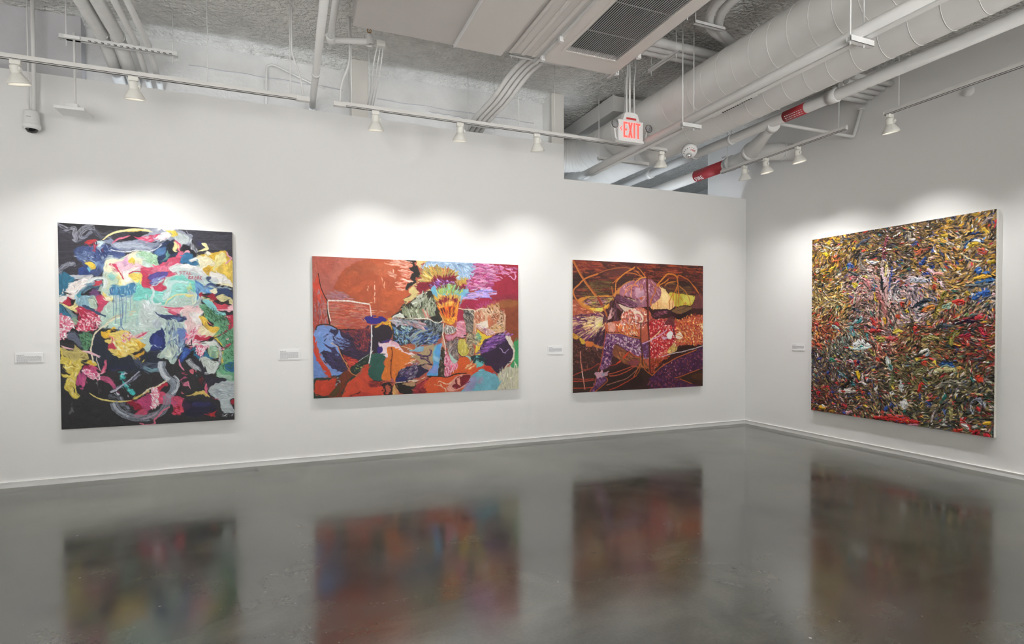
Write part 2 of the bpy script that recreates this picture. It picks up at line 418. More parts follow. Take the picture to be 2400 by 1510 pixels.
    def run(s, text):
        for line in text.strip().splitlines():
            if not line.strip() or line[0] == '#': continue
            f = line.split(); op = f[0]
            if op == '^': s.drag(int(f[1]), *map(float, f[2:])); continue
            if op == '~': s.smear(int(f[1]), float(f[2]), float(f[3])); continue
            cols = [tuple(int(h[i:i + 2], 16) for i in (0, 2, 4)) for h in f[1].split(',')]
            o = {}; pts = []
            for t in f[2:]:
                if ',' in t: a, b = t.split(','); pts.append((float(a), float(b)))
                else: o[t[0]] = float(t[1:] or 1)
            if op == 'b': s.blob(cols[0], pts, o)
            elif op == 's': s.stroke(cols[0], pts, o)
            elif op == 'm':
                xy = s.inside(pts, int(o.get('n', 50)), 'l' in o)
                an = np.radians(o.get('g', 0)) + (s.rs.rand(len(xy)) - .5) * 2 * np.radians(o.get('j', 20))
                s.marks(cols, xy, an, o.get('k', 20), o.get('w', 4), o)
            elif op == 'r': # marks fanning out from the first point
                ctr = np.array(pts[0]) * s.k; xy = s.inside(pts[1:], int(o.get('n', 50)))
                an = np.arctan2(xy[:, 1] - ctr[1], xy[:, 0] - ctr[0]) + np.radians(o.get('g', 0)) + (s.rs.rand(len(xy)) - .5) * 2 * np.radians(o.get('j', 6))
                s.marks(cols, xy, an, o.get('k', 20), o.get('w', 4), o)
    def done(s, w, h):
        "average down to the w x h grid of the canvas mesh"
        def down(a):
            yi = np.linspace(0, s.H, h + 1).astype(int); xi = np.linspace(0, s.W, w + 1).astype(int)
            a = np.add.reduceat(a, yi[:-1], 0); a = np.add.reduceat(a, xi[:-1], 1)
            cnt = np.diff(yi)[:, None] * np.diff(xi)[None]
            return a / (cnt[..., None] if a.ndim == 3 else cnt)
        return down(s.rgb).clip(0, 1), down(s.hgt)

def crowd(c):
    rs=c.rs; W,H=c.W,c.H
    # colour moods by place: (u, v, spread, palette)
    moods=[
    (500,60,260,['5c5040','3c3830','786848','8c7c50','4c4438','a08848','2c3040','6c5c58']),
    (120,150,200,['7c6c38','584c34','a8882c','3c3830','8c8070','6c4c48','c8a83c']),
    (900,150,260,['8c7438','b08c38','5c5038','c8a444','48443c','786c50','3c4060','a89468']),
    (850,330,240,['a08c58','c8a850','8c7c5c','584c44','b89c74','94806c','d0b868']),
    (380,330,170,['c0a4a4','8c7c78','5c5854','d8c0c4','a08c88','3c3c44','b07878']),
    (110,420,190,['a89c5c','6c6444','3c3c38','c8bc7c','8c7c54','c89c48','d8d0a8','585040']),
    (110,560,150,['b86848','8c5440','c89060','5c4438','d88058','a83c3c','d8b078','484038']),
    (450,480,200,['8c7c6c','d0b0b0','5c544c','3c3838','b89890','a8a094','6c5c68']),
    (640,420,160,['d0b8c4','a8a0b4','8c8488','e4d4dc','5c5c6c','b4a8b0','707888']),
    (930,420,150,['5c6058','384868','787c78','a89878','3c3c38','8c8c84','586878']),
    (900,600,180,['8c3c38','b84438','483430','6c5438','a8343c','3c3c34','7c7448','384854']),
    (400,640,170,['8c4c44','c86858','5c4038','a89080','d8a890','3c3434','4c6468']),
    (250,680,190,['6c8484','8ca4a0','4c5c5c','384448','a8b8b0','7c7464','585c54','b0a078']),
    (700,680,200,['6c6440','8c3c38','4c4430','a89c64','343028','94884c','584c44','b85c40']),
    (700,830,230,['6c6c48','8c8c64','48482f','a8a070','343428','5c5c48','787450']),
    (200,860,230,['5c5444','3c3834','786c50','484858','6c4c44','8c7c5c','2c2c30','40446c']),
    (120,1000,170,['7c4038','4c3c34','a83c3c','5c5038','343030','6c5c40','3c3c64','b87048']),
    (450,980,200,['544c38','787054','34322c','8c8468','4c4440','a8a080','404448']),
    (850,980,230,['545440','384048','707050','3c5450','8c8864','2c302c','5c6474','484c34']),
    (400,1080,200,['5c5440','7c7450','a09060','3c3830','8c4444','6c6858','484c50']),
    (900,1080,200,['6c6444','a03838','484438','3c5450','8c8058','5c3838','34343c','b8a868'])]
    n=21000
    xy=rs.rand(n,2)*[W-1,H-1]
    U=xy/c.k
    d=np.stack([((U[:,0]-m[0])**2+(U[:,1]-m[1])**2)/m[2]**2 for m in moods],1)+rs.rand(n,len(moods))*1.1
    which=d.argmin(1)
    pal=[[tuple(int(h[i:i+2],16) for i in (0,2,4)) for h in m[3]] for m in moods]
    acc=['f0e8e0','ffffff','e4c040','d84438','3450a0','f0ccd4','2c8078','181614','e8dcc0','c83848','141414','20201c']
    acc=[tuple(int(h[i:i+2],16) for i in (0,2,4)) for h in acc]
    C=np.array([pal[k][rs.randint(len(pal[k]))] for k in which],float)
    a=rs.rand(n)<.11
    C[a]=np.array([acc[i] for i in rs.randint(0,len(acc),a.sum())])
    C*=(.68+.62*rs.rand(n,1))*np.array([[1.08,1.0,.96]])
    f1=_noise(rs,H,W,(190,150),3); f2=_noise(rs,H,W,(60,60),2)
    i=xy.astype(int)
    # strokes lie mostly flat, swirling at the top and gathering into the upright stem
    ang=(f1[i[:,1],i[:,0]]*5.0+f2[i[:,1],i[:,0]]*2.5)+.1
    stem=np.exp(-((U[:,0]-430)/70)**2)*np.exp(-((U[:,1]-430)/190)**2)
    ang=ang*(1-stem)+1.45*stem
    ang+=rs.randn(n)*.25
    order=np.arange(n)
    big=order[:2600]; mid=order[2600:10500]; small=order[10500:]
    for sel,ln,w in ((big,58,13),(mid,42,8),(small,28,5.5)):
        c.marks(C[sel],xy[sel],ang[sel],ln,w,{'i':1,'t':10,'h':100,'c':120})
    return moods
def flecks(c):
    rs=c.rs
    # bright flecks and dark gaps over everything
    for cols,n,ln,w in ((['14120f','1c1a18','100e0c'],1500,17,3.2),(['f0ece4','e8c8cc','e0c850','ffffff','d0c8b8','d84840','4058a8','b8b090'],800,15,3.2)):
        xy=rs.rand(n,2)*[c.W-1,c.H-1]; th=c.flow(); i=xy.astype(int)
        cc=[tuple(int(h[j:j+2],16) for j in (0,2,4)) for h in cols]
        c.marks(cc,xy,th[i[:,1],i[:,0]]+rs.randn(n)*.3,ln,w,{'t':15,'h':60 if ln>17 else 100,'c':100})

ART = {}
ART['P1'] = '''
b 3a3941 t25 g0 r1.6 l -7,-7 1007,-7 1008,254 -10,384
b 2c2b2e t20 g0 22,0 251,-6 409,-5 408,26 289,29 211,52 204,15 115,58 40,40
b 43424d t25 g0 732,0 1007,-2 1005,113 887,129 782,130 757,67
b 53525c a60 t25 g0 843,82 954,71 945,117 860,131
b 2b2a2d t15 l -6,763 490,831 1011,971 1006,1337 -4,1338
b 9aa0b0 t14 g0 r4.1 417,-6 502,-5 547,-7 638,-3 731,35 752,68 730,103 687,120 658,88 637,69 512,96 448,85 465,56 502,29 469,12
b c6d0d2 t8 r3.2 659,29 714,36 735,69 713,104 679,106 646,69
b 8a92a6 t16 g0 r3.2 284,118 351,100 440,78 500,96 525,100 587,92 524,162 462,163 427,153 366,170 319,158 287,164
b b4bccb a70 t12 g0 s3.2 300,117 347,105 439,109 500,130 503,149 447,142 327,144
b 26252a r2.4 t10 320,92 368,61 416,35 449,35 467,55 440,71 399,93 351,91
s 6e7080 w24.3 d45 a80 196,35 226,79 288,80
s 5b5c6a w16.2 d50 a80 203,39 273,58
s 8e909e w15.4 d45 2,11 33,31 70,36
s 85889a w16.2 d40 111,90 145,79 180,45
s 9fa3b4 w10.5 d35 80,111 103,114 134,89
s 5a5864 w24.3 d50 7,47 40,58 70,61
b 46557f t28 g2 r5.7 91,165 133,140 187,132 225,119 287,141 319,158 354,173 350,204 310,215 263,224 246,279 214,326 183,334 107,332 131,265 97,224
b 6d7fa4 a75 e5 t20 r4.1 98,174 140,172 193,202 208,229 139,232 105,215
b 32406c a80 t20 r4.1 225,144 280,137 283,160 239,218 193,220 201,159
b 8d9ab6 a80 r2.4 241,101 288,89 296,117 249,127
b 7f9bc0 e0 a70 r4.1 192,248 239,237 242,279 207,322
b bfd3d6 r3.2 195,113 226,100 245,106 241,127 206,145
b c03f46 r2.4 137,126 149,107 183,96 206,92 198,113 164,129
s b93d48 w10.5 x 191,118 194,146 194,176
s b04050 w6.5 x 236,153 238,172
m 7f8fb5,9fb0cc,33406b n60 k18.3 w3.7 g80 j40 148,134 280,127 247,218 139,223
m c9d3e2,8fa3c4 n14 k24.3 w3.2 g10 j20 94,169 194,164 193,229 109,229
b 31477f t20 r2.4 107,293 138,264 161,259 184,295 160,324 111,332
b f0cb55 r1.6 l 135,253 158,232 177,253 200,267 196,285 180,296 157,268
b 7dbcd6 r1.6 150,268 169,282 176,297 164,307 151,287
s 9db4cc w6.5 d30 170,228 192,239 204,262
b cf4a6c t30 r4.1 412,66 440,71 501,63 488,59 554,38 600,52 587,67 546,79 512,96 476,88 489,92 448,85
m f2b9c6,e58aa4,c85674 n50 k16.2 w4.1 g-10 j30 440,71 505,58 588,43 587,67 488,88
b f7f0f0 r2 537,70 563,38 605,23 625,36 617,51 587,63 558,76
b e2c95a r2 t15 592,12 630,7 663,27 667,43 638,54 621,46 625,29
b efeff0 a80 r2.4 538,13 588,-5 647,-4 638,11 571,15
b c2d8d0 t8 r1.6 s2.4 246,293 366,194 467,160 565,204 677,247 780,238 841,290 901,358 808,469 806,573 788,658 688,707 627,794 542,875 489,850 437,792 338,691 216,677 217,648 249,564 294,493 245,377
b c9d2d2 a70 t10 s5.7 457,524 564,532 563,609 546,658 455,677 459,677 439,658 441,562
b b5d6c8 a80 t8 s4.9 217,648 265,564 361,492 442,514 420,600 319,658
b d9e6dd a80 s4.9 255,217 326,214 293,281 285,329 245,321
b 7fd1c6 t12 g0 r2.4 s2 419,400 444,371 496,413 512,407 591,405 608,357 638,326 693,310 753,347 782,411 726,436 653,453 593,512 510,508 458,461 462,480 401,486
b a9e4dc a80 t8 g0 s4.1 515,455 594,444 625,366 693,354 726,392 623,473 560,503
b e2edec a75 s3.2 595,396 625,380 615,444 594,483 573,474
b d7e8e6 a75 s2.4 r2.4 596,367 655,345 736,358 727,373 659,365 616,385
s e6eef0 w24.3 d45 a80 474,447 490,480 469,528 506,557
b d4dce0 a60 s4.9 457,504 502,504 522,542 481,562 478,557 458,524
b c2d8cc t8 s1.6 r2.4 221,377 268,353 283,423 294,493 265,564 217,648 203,564 243,494 220,447
b d4dec0 a80 s1.6 253,311 284,376 275,423 244,405
b f3edd0 t8 r3.2 238,297 246,260 270,226 350,218 366,194 423,160 434,171 418,201 487,212 461,222 465,256 498,274 437,271 396,306 387,368 347,386 324,351 277,315
b a8d3ae t10 r2 426,176 467,160 499,159 515,172 548,185 551,243 514,244 462,220 487,212
b bfe0c4 a70 r1.6 s1.6 470,170 536,176 523,205 470,198
b efc6d6 t12 r2 s1.2 302,243 349,227 370,205 385,230 437,243 457,261 437,285 388,297 356,336 325,280
b d9a9d0 a80 r1.2 s0.8 345,244 374,205 379,240 365,255
b e6cf5a r1.2 t15 379,231 398,206 418,215 409,237 389,242
b faf6f2 a90 r2 348,308 389,278 425,272 384,325 387,368 359,364
m d0607c,e07a90,8f2a48 n30 k11.4 w4.9 g60 j50 270,254 298,248 325,290 305,309
b c6dcc8 r2.4 s1.2 261,329 309,304 328,341 335,388 303,399 272,367
b 9fd9d2 r2 s1.2 261,329 296,324 308,342 284,361
b eadf9a s1.6 r1.6 316,318 332,341 343,388 323,384
b cf5672 t18 r2.4 445,276 461,270 514,263 564,242 610,201 657,190 695,168 695,203 669,238 618,259 613,289 643,292 642,312 596,333 583,348 509,311 459,371 448,342
b e58aa2 a70 t12 r2 510,273 585,251 627,220 618,269 584,294 522,301
b c4435f t20 r2 451,304 469,284 493,322 500,369 529,388 562,363 583,352 570,377 595,396 582,420 541,426 504,412 459,399 476,413 452,385 456,352
b 5a4f92 t20 r2.4 490,331 522,306 567,293 605,298 596,328 558,353 537,378 508,384
b 8c9ad0 a80 r1.6 509,350 542,334 584,328 542,359 512,374
s b8c6e6 w4.9 d20 496,369 533,368 575,343
s c9506c w6.5 x 553,397 574,382 591,396 578,420
b f0d56e t15 r2.4 380,321 412,301 445,309 452,337 444,371 411,362 388,339
b f4ead0 a70 s1.2 r1.6 387,354 436,366 423,381 379,373
b 2c3a5c t20 r2.4 520,162 545,123 587,92 629,80 641,93 637,132 657,156 653,190 619,187 598,221 556,242 544,204 548,180
b 5c86b4 a80 t15 s1.6 528,162 561,131 599,125 603,158 565,184 544,180
b 6fa596 a80 s1.6 r1.6 595,139 611,163 615,187 581,222 560,228 594,193
b 232733 r2 608,105 637,89 641,122 657,151 636,171 611,163 603,134
b f3e6a8 r1.6 641,89 658,88 666,116 662,136 666,150 645,154 634,137 639,118
b d6607c r2 t25 644,79 663,82 683,106 683,135 704,153 730,147 734,167 721,179 695,173 687,188 653,190 666,155 662,112
b f2a2b0 r2 696,149 730,145 734,169 717,180 700,168
s e98aa0 w5.7 v 650,83 671,111 679,155 670,189
b 24242e r1.6 687,120 713,104 730,118 756,141 777,164 755,185 730,142 700,154
b 3a76a0 t12 r2 695,183 730,162 755,170 764,200 789,218 785,238 754,242 720,231 677,237
b f2f2f4 r1.6 729,206 764,190 794,178 802,203 763,212 742,223
b 8d9098 e-10 a90 r3.2 731,84 756,82 782,135 773,165 752,126
m c9ccd4,a4a8b4 n30 k28.4 w1.6 g60 j8 726,84 756,87 781,150 773,170
b 3a3a68 a80 r3.2 774,81 800,75 808,94 791,110
s 8b4560 w2 558,242 557,319
s 9a5a70 w1.6 589,227 591,270
b e3bb48 t18 r4.1 781,169 842,161 891,149 944,129 967,145 993,194 1008,224 1004,385 964,346 929,297 849,290 818,311 819,271 789,233 811,192
b f5edcc t8 r4.9 s1.2 785,179 842,181 886,209 876,249 850,240 815,261 789,233
b f3e8a6 t10 r4.1 s0.8 899,179 931,147 957,156 957,216 930,247 903,258 871,289 885,229
b d6a93a a90 r3.2 810,267 854,255 867,279 849,305 819,301
b e8c75e t20 r3.2 885,269 975,205 1002,224 1000,335 951,326 920,287
b f4f0ea t8 r3.2 849,300 876,279 911,288 964,321 991,355 991,385 950,376 901,368
b d7dbe0 a80 s1.6 r2 840,320 906,328 937,367 884,358
s f2eac0 w16.2 d15 x 901,363 950,369 1000,385
b f7f2dc r1.6 834,147 851,141 869,160 842,164
s eef0f2 w44.6 d28 618,279 660,258 728,260 797,292 818,326
s f6f6f6 w24.3 d10 677,247 746,254 810,271
s bcc6cc w24.3 d15 a85 659,306 728,304 796,326
b c3cfd3 r2.4 s1.6 643,302 694,281 762,293 823,330 822,360 779,351 727,343 693,315
b 4f7fb4 t18 r2.4 762,347 796,361 826,380 883,398 887,428 839,439 795,420 781,485 770,391
b 86b4da a70 s1.6 r2 770,362 809,385 865,413 817,425 782,406
s 4a5a86 w9.7 d12 822,390 853,364 888,383
s 38486e w10.5 d12 840,340 866,359 901,388
b 4b5574 r2 831,335 849,320 864,324 862,339 840,345
s 7f97b4 w8.1 d20 817,405 857,374 883,393
b 2f4064 t18 r2.4 901,398 937,387 981,411 1003,445 1003,476 972,446 927,437 882,453 896,428
s a9bccb w10.5 d30 905,388 950,391 990,405
b f1efcf r2 852,409 888,398 901,418 887,438 865,433
b a3263a t25 r2.4 793,435 808,420 817,439 852,444 870,431 896,453 895,478 865,473 830,454 795,455
b 1f1d24 r1.2 817,439 852,444 843,451 817,449
b d8cf9c t12 r2.4 896,453 936,437 972,451 1001,481 1000,506 971,506 962,486 918,487
b f0e6a0 a80 s1.6 812,459 873,478 882,493 820,489
b f2e07a a90 r1.6 704,449 760,443 767,455 726,461
b e0d070 a60 r2 s1.6 718,392 744,382 748,411 726,422
b d6c0d0 a60 s2 722,417 752,416 747,441 722,437
s e9eccd w5.7 d20 747,456 746,505
b eecfcf t8 r1.6 s1.2 682,540 725,520 794,534 819,563 793,598 805,658 783,707 739,761 705,707 689,618
b d8607c r1.6 l 560,525 631,536 707,532 677,555 664,594 622,575
b f0a9b8 a90 r1.2 l 593,544 669,543 664,574 614,555
s c04464 w6.5 x 597,556 635,580 672,594
b f4f2ee a85 r1.6 s1.2 728,569 815,563 793,593 805,658 775,658 749,618
s e27a96 w10.5 v 750,539 785,522 807,516
s a7aeb6 w9.7 d20 x 751,520 777,499 816,464
b 67a07c t18 r2.4 785,524 811,509 846,523 864,548 916,572 948,587 970,622 992,657 1005,698 1004,971 1000,1052 897,1018 894,968 917,918 922,813 897,743 861,712 880,647 823,608 815,558
b 8cd0d4 t12 r2 812,479 860,483 891,518 908,557 948,572 934,587 899,577 864,548 829,509
b c9485c t20 r2 869,483 891,493 922,512 949,502 971,522 966,542 930,552 899,547
b f3c4cc r2 966,527 1000,506 1002,551 970,552
s efb6c2 w10.5 v 895,550 939,547 979,552
b 1f1e24 r1.6 l 943,572 1004,551 1004,582 961,587
b b22c48 t20 r2.4 952,597 979,582 1004,587 1003,662 987,657 970,627
s f0d8d8 w4.1 925,617 952,597 979,602
b e7c052 t18 r2.4 784,593 810,593 828,618 845,657 880,667 911,672 906,688 861,727 836,677 814,658 805,643
s e07a80 w7.3 x 828,613 849,643 880,657
b f4e6c0 r2.4 774,677 810,658 848,697 879,717 861,737 817,742 782,727
s ab2f4c w13.8 x 897,728 946,703 969,678 1001,652
b b6324e r2 965,657 1005,647 1001,668 969,685
s e6c44a w13.8 v 879,737 905,763 920,798
b e58aa0 r1.6 891,825 931,813 967,793 931,826
s b02c4c w8.9 x 922,818 963,804 988,774
s f0c8cc w3.7 959,753 986,736
b 25648a t12 r2 939,934 975,917 1002,921 1004,976 983,988 956,970
b d8b860 r1.6 886,858 904,848 904,883 890,883
b d8b860 r1.6 917,848 935,843 935,864 919,863
b d8b860 r1.6 919,893 935,889 934,919 919,921
b dcb85c r1.6 836,824 860,820 857,867 846,867
b a9c0b0 a75 s2.4 894,968 920,999 983,1011 982,1042 902,1019
b 4f8ab0 t20 g1 r2.4 s0.8 280,390 315,398 347,400 379,382 407,370 423,395 414,434 386,458 322,462 275,446
b 3d5f9a a80 r2 277,413 291,418 287,446 275,451
m 9fc4d6,3f78a4 n50 k28.4 w2 g90 j8 283,404 411,391 398,458 283,451
s 9fc4d0 w5.7 d30 a70 422,457 421,658
s d8b890 w4.9 x d20 248,630 300,596 352,582 408,572
s f0e8c8 w8.9 d25 x 240,653 296,611 344,596
b b9bdc4 t10 g0 r3.2 58,332 103,330 145,329 187,327 175,346 129,357 84,358
b 356f8a t16 g1 r3.2 -4,352 28,321 58,332 84,358 68,396 41,428 26,465 -4,473
b 326a86 t14 r2.4 -5,516 17,534 43,571 68,612 64,635 -7,612
b efe8e4 t7 r4.9 68,377 103,362 148,347 190,364 190,378 147,417 105,445 93,482 70,487 33,447 49,414
b f1ebe8 r3.2 -4,480 18,461 52,465 33,497 6,511 -5,503
s a6c0c8 w10.5 d25 160,370 198,355 229,358
s 6e8ea2 w32.5 d25 109,459 140,417 190,390 237,372
s 3f6478 w10.5 d25 120,445 155,412 213,410
s 2f5468 w4.9 x 189,425 217,410 237,377
b be4250 r2 182,392 190,374 218,363 237,370 213,392 190,399
b 6e4a78 r2.4 s1.2 158,453 178,420 205,420 208,452 193,471
b b03048 r2 t15 l 4,512 38,488 58,456 55,479 66,506 64,536 32,520
b efdf9c t10 r2 2,516 32,520 66,540 85,496 78,469 93,473 100,528 106,584 114,602 76,566 24,534
b 8ea8b0 a80 s1.2 25,530 58,557 95,598 98,612 68,607 43,566
b 3f97a8 r1.6 92,455 109,443 116,464 97,473
b 8fb4c4 t20 g1 r3.2 93,482 127,463 189,471 200,508 199,560 157,542 126,537 92,519
b c2d2bc a85 r2.4 154,491 189,476 203,518 199,560 172,537
b c4486a t20 r2.4 193,467 216,448 239,456 237,484 266,493 242,531 226,569 203,564 207,518 196,490
b f0dc80 r2 224,419 240,442 294,491 266,493 239,475 228,447
b f4efd0 r1.6 235,475 259,465 278,484 254,494
b b5304e t25 r3.2 85,533 126,537 164,546 210,574 205,644 186,662 177,695 93,690 86,658 104,602
m e98ca2,f6d2d8,b04860 n70 k18.3 w4.9 g50 j40 92,542 187,560 201,648 101,658 110,602
b 4a5f8c a85 s1.2 123,528 157,532 172,551 138,547
b 8fae94 r2.4 60,621 87,612 98,639 71,658
b 232a38 t12 g1 r2 216,695 264,662 247,691 263,724 239,752 262,790 356,862 477,845 460,840 534,851 533,958 235,949 182,882 160,802 185,723
b 1f2430 a80 r2.4 86,704 169,714 168,807 114,811
b 5c6274 t20 g0 r3.2 40,713 71,692 97,713 100,741 115,778 107,801 66,750 43,741
b 5a8a68 t20 r2.4 104,713 131,704 169,709 173,742 156,802 133,820 115,778
b e8b840 t15 r2.4 220,700 263,691 291,667 299,681 275,705 262,742 231,738
b f0d67a t12 r3.2 267,719 298,700 338,686 378,710 398,734 438,763 466,792 437,821 396,839 356,862 316,866 277,837 261,813 293,804 269,785 238,761 254,752 274,752
m d9a83c,f6e6a0,e8c44e,fbf2c8 n130 k22.3 w3.7 g35 j40 278,743 357,743 446,787 396,839 336,862 288,837
b d8a834 r2 a90 421,768 470,787 437,816
b dca83a r2 408,858 437,835 461,828 436,868 436,888 416,873
b c23a58 r2 260,785 277,778 297,799 305,814 277,811 261,806
s c4566a w5.7 280,733 280,761 270,778
b f0c0c8 r2 382,734 426,720 455,710 475,701 463,730 422,739 398,748
s d04c6c w6.5 d10 422,737 455,722 475,703
b b7a878 r1.6 380,853 396,849 408,877 399,887
b c6b672 t14 r2 9,791 46,814 76,801 80,783 107,811 133,820 152,853 151,877 121,885 67,884 34,860 12,832
b dcc860 t14 r2 -4,786 9,795 19,851 45,865 60,879 105,885 136,900 167,882 197,915 181,924 166,928 147,909 120,918 100,964 85,991 80,1047 87,1093 101,1117 90,1131 67,1127 56,1106 30,1077 23,1044 39,990 17,991 4,965 32,966 14,933 11,906 -4,901 -2,873 11,869
m f2e6a4,cdb24e,efe0a0,b7993a n150 k13.8 w3.2 g60 j60 18,892 82,889 104,945 81,1000 76,1065 90,1117 38,1077 35,999 18,943
m 6a5c30,54482a n22 k4.9 w3.2 27,842 129,839 136,872 37,870
s 2b2a2a w3.7 14,933 32,966 51,971
s f4d8de w5.7 194,850 206,868
s e0b030 w7.3 147,886 166,910 170,928
b c4507e t18 r2.4 120,936 143,914 174,919 196,953 211,995 180,1004 157,1003 138,984 115,964
b b04c7e t20 g1 r2 80,1014 96,973 116,955 142,984 134,1021 122,1057 106,1043 87,1047
b d0648e a85 r1.6 115,1011 134,993 129,1044 118,1057
b 9c2c50 r1.6 120,932 147,914 166,924 139,937
b c8607e t20 r2 212,962 232,930 236,897 245,869 248,912 239,959 223,972
s f0b4c4 w5.7 v 236,940 220,967 200,971
b b8587e t15 r2 208,986 250,992 274,1012 293,1055 300,1084 288,1088 269,1049 242,1020 211,1009
s 9a3c62 w4.9 x 215,1010 242,1025 265,1040
s 8a8a8c w2.4 197,1009 199,1061 203,1103
s 6a6a6c w4.9 d30 57,1148 54,1194 51,1226
s 4a4a4c w4.1 d30 25,989 23,1044
s 4a4a4c w4.1 d30 106,1308 107,1346
b 46b8b8 t18 r2.4 318,999 326,975 338,971 350,990 345,1014 329,1014
b 46b8b8 t18 r2.4 333,1028 345,1028 373,1068 396,1093 404,1117 388,1126 368,1101 356,1076 337,1052
m 9fe0dc,2c8c92 n20 k9.7 w3.2 g60 j60 322,980 346,990 392,1092 384,1116
s c9cce0 w4.9 d20 338,976 356,972
s 8d90a8 w16.2 d55 297,1069 373,1029 434,984
s c8cad8 w3.7 288,1083 312,1113 331,1152
s cfb8c8 w3.7 348,1095 364,1105 367,1134
s 6f3850 w10.5 d20 304,1089 320,1108
s 23264a w24.3 d40 a70 259,931 334,942 407,930
s 3e3470 w8.1 d50 a80 275,955 314,951
s 4a5266 w36.5 d40 404,877 427,916 460,946 488,961 492,952 541,953
s 7fa8b4 w24.3 d45 451,936 496,957 545,958
s d6c260 w5.7 x 448,907 465,883
s 5a6274 w20.3 d45 451,917 500,918 542,924
s 7d8494 w28.4 d50 256,1124 312,1132 335,1171 366,1216
b 8a1c34 t20 r3.2 347,1176 391,1150 403,1170 427,1180 452,1201 439,1224 398,1217 371,1187
b b04470 t16 r2.4 403,1160 453,1133 485,1116 448,1128 489,1121 509,1155 500,1213 471,1241 483,1246 447,1215 431,1185
b c4506e t20 r2.4 394,1265 419,1228 451,1220 484,1227 479,1227 463,1245 471,1255 430,1272
s cfc070 w10.5 v 404,1146 441,1123 486,1096
b b22c44 r2.4 t20 527,1079 561,1056 586,1042 590,1062 552,1094 531,1103
b c8506e t25 r3.2 527,1103 568,1110 614,1136 656,1143 699,1160 682,1169 716,1190 732,1221 698,1244 646,1260 617,1259 634,1225 613,1190 563,1192 530,1171
b c4577e t14 r2.4 584,1164 656,1182 694,1204 689,1228 647,1236 630,1205
m b82034,d84a54,8f1828 n50 k24.3 w4.1 g20 j25 673,1183 733,1216 680,1253 625,1264
b b05070 a80 r2 451,1215 484,1227 446,1249 463,1260
s e2a0b0 w8.9 v 446,1285 495,1271 533,1249
m f0c0cc,e08aa0 n24 k16.2 w3.2 g-30 j30 454,1273 520,1243 533,1264 470,1284
b 24326a t20 r3.2 490,768 503,725 533,696 557,692 564,672 578,701 586,760 577,813 535,832 493,826 502,793
b 33428c a80 r2 515,735 549,725 569,774 543,808 510,793
s b8c8e0 w4.9 d30 486,802 515,788 535,808 560,803
b 2a3044 a90 r3.2 485,831 535,822 560,837 522,856 489,845
b b6ccc6 t14 g1 r2.4 567,614 604,619 663,638 689,658 696,707 687,795 660,863 625,921 588,881 538,875 572,842 586,769 582,696 579,648
b 7f9cc0 a80 t20 g1 s2.4 620,697 654,677 705,707 704,776 678,844 653,795 628,755
m 4a5a80,5f7098,d4e0dc n120 k36.5 w2 g90 j6 579,624 680,648 692,746 660,853 589,852 587,696
b 2a4488 t20 r2.4 691,800 712,815 738,815 720,859 685,903 660,907 673,854
b 4a70b4 a70 s1.6 695,815 721,825 703,869 677,893
b 6d86c0 r2.4 658,682 688,677 714,712 709,756 679,761 662,726
b cfdccb a90 r4.1 e20 538,856 572,837 619,794 635,833 626,877 588,886 542,875
b 2f3c66 t18 r2 538,571 580,585 630,584 681,599 706,608 702,623 672,633 634,619 579,614
b 6f86b4 a80 r1.6 630,602 681,609 663,628 638,619
b b9c2d4 a60 s2 509,629 546,624 571,653 562,667 529,677
m e887a4,f6c4d0,d0607c,fbe9ec n150 k28.4 w5.3 g-50 j35 687,766 722,707 757,667 792,662 774,712 826,742 799,762 747,811 712,795
b ba304c t18 r2.4 765,722 800,742 852,732 872,737 843,752 799,762 760,746
b e6ebe6 t8 r2.4 s1.2 742,810 756,781 817,772 878,767 905,798 891,838 869,837 834,812 773,796
b 2c6c8c t14 r2 755,816 772,836 755,845 807,861 825,832 846,867 872,892 833,896 763,880
b 98c0a4 a85 s1.2 843,807 905,813 899,883 868,887 842,857
b cfd8d2 t10 r2.4 780,890 824,881 872,902 899,928 880,988 831,996 814,956
s b4bac6 w32.5 d50 720,889 754,929 805,966
b 2a2a34 r2.4 741,880 759,865 780,895 814,946 831,996 814,991 780,945 745,904
b d8707e r2 723,968 740,959 755,979 744,993 727,983
b b0486a r2 673,986 693,982 712,1000 693,994
s c8608a w6.5 v 662,1035 684,1016 701,1012
b d87c98 r1.6 666,1045 692,1051 718,1042 713,1067 691,1071
s e69ab0 w5.7 x 713,1047 721,1077 728,1094
b 7a1c28 a70 s1.6 778,1024 800,1025 791,1060
b 3e7a84 r1.2 764,999 772,1002 768,1014
b 2b2b38 r2 809,996 853,1017 951,1035 919,1064 866,1067 821,1096 822,1056
b b2bcc0 t16 g0 r3.2 834,1111 875,1068 942,1050 1003,1057 1004,1164 976,1183 985,1234 1000,1271 952,1273 917,1246 904,1190 869,1158
s c2bfc0 w4.1 d40 843,1097 919,1075 1000,1083
s 9aa4aa w24.3 d50 856,1137 918,1130 1000,1128
b d3b86a t12 r1.6 674,1119 691,1135 725,1136 764,1118 817,1113 829,1156 790,1137 742,1142 708,1145 686,1134
s d8707e w6.5 674,1117 686,1130
s d86a88 w8.9 v 826,1066 817,1095 829,1141 838,1151
s b03858 w5.7 x 856,1167 900,1172
b 1f2038 t20 g0 a85 r3.2 681,1179 807,1185 873,1208 890,1270 828,1286 714,1284
b 34346e a60 s2.4 742,1192 829,1191 837,1216 758,1222
b b03034 t18 r2.4 810,1270 854,1267 886,1257 872,1279 876,1299 828,1291
b 9c2030 r2 976,1193 994,1184 1003,1205 985,1219
m e8e8ee,c8c8d4 n12 k12.2 w2 g-10 j20 926,1272 993,1281 975,1305 930,1297
m e8e0b0,ffffff n8 k3.2 w2.8 717,1091 987,1011 1002,1306
^ 3500 34 6 5 12 100
~ 4 3.5 .035
^ 1200 22 4 5 14 100
s a8aab8 w5.7 d25 2,8 29,18 55,32
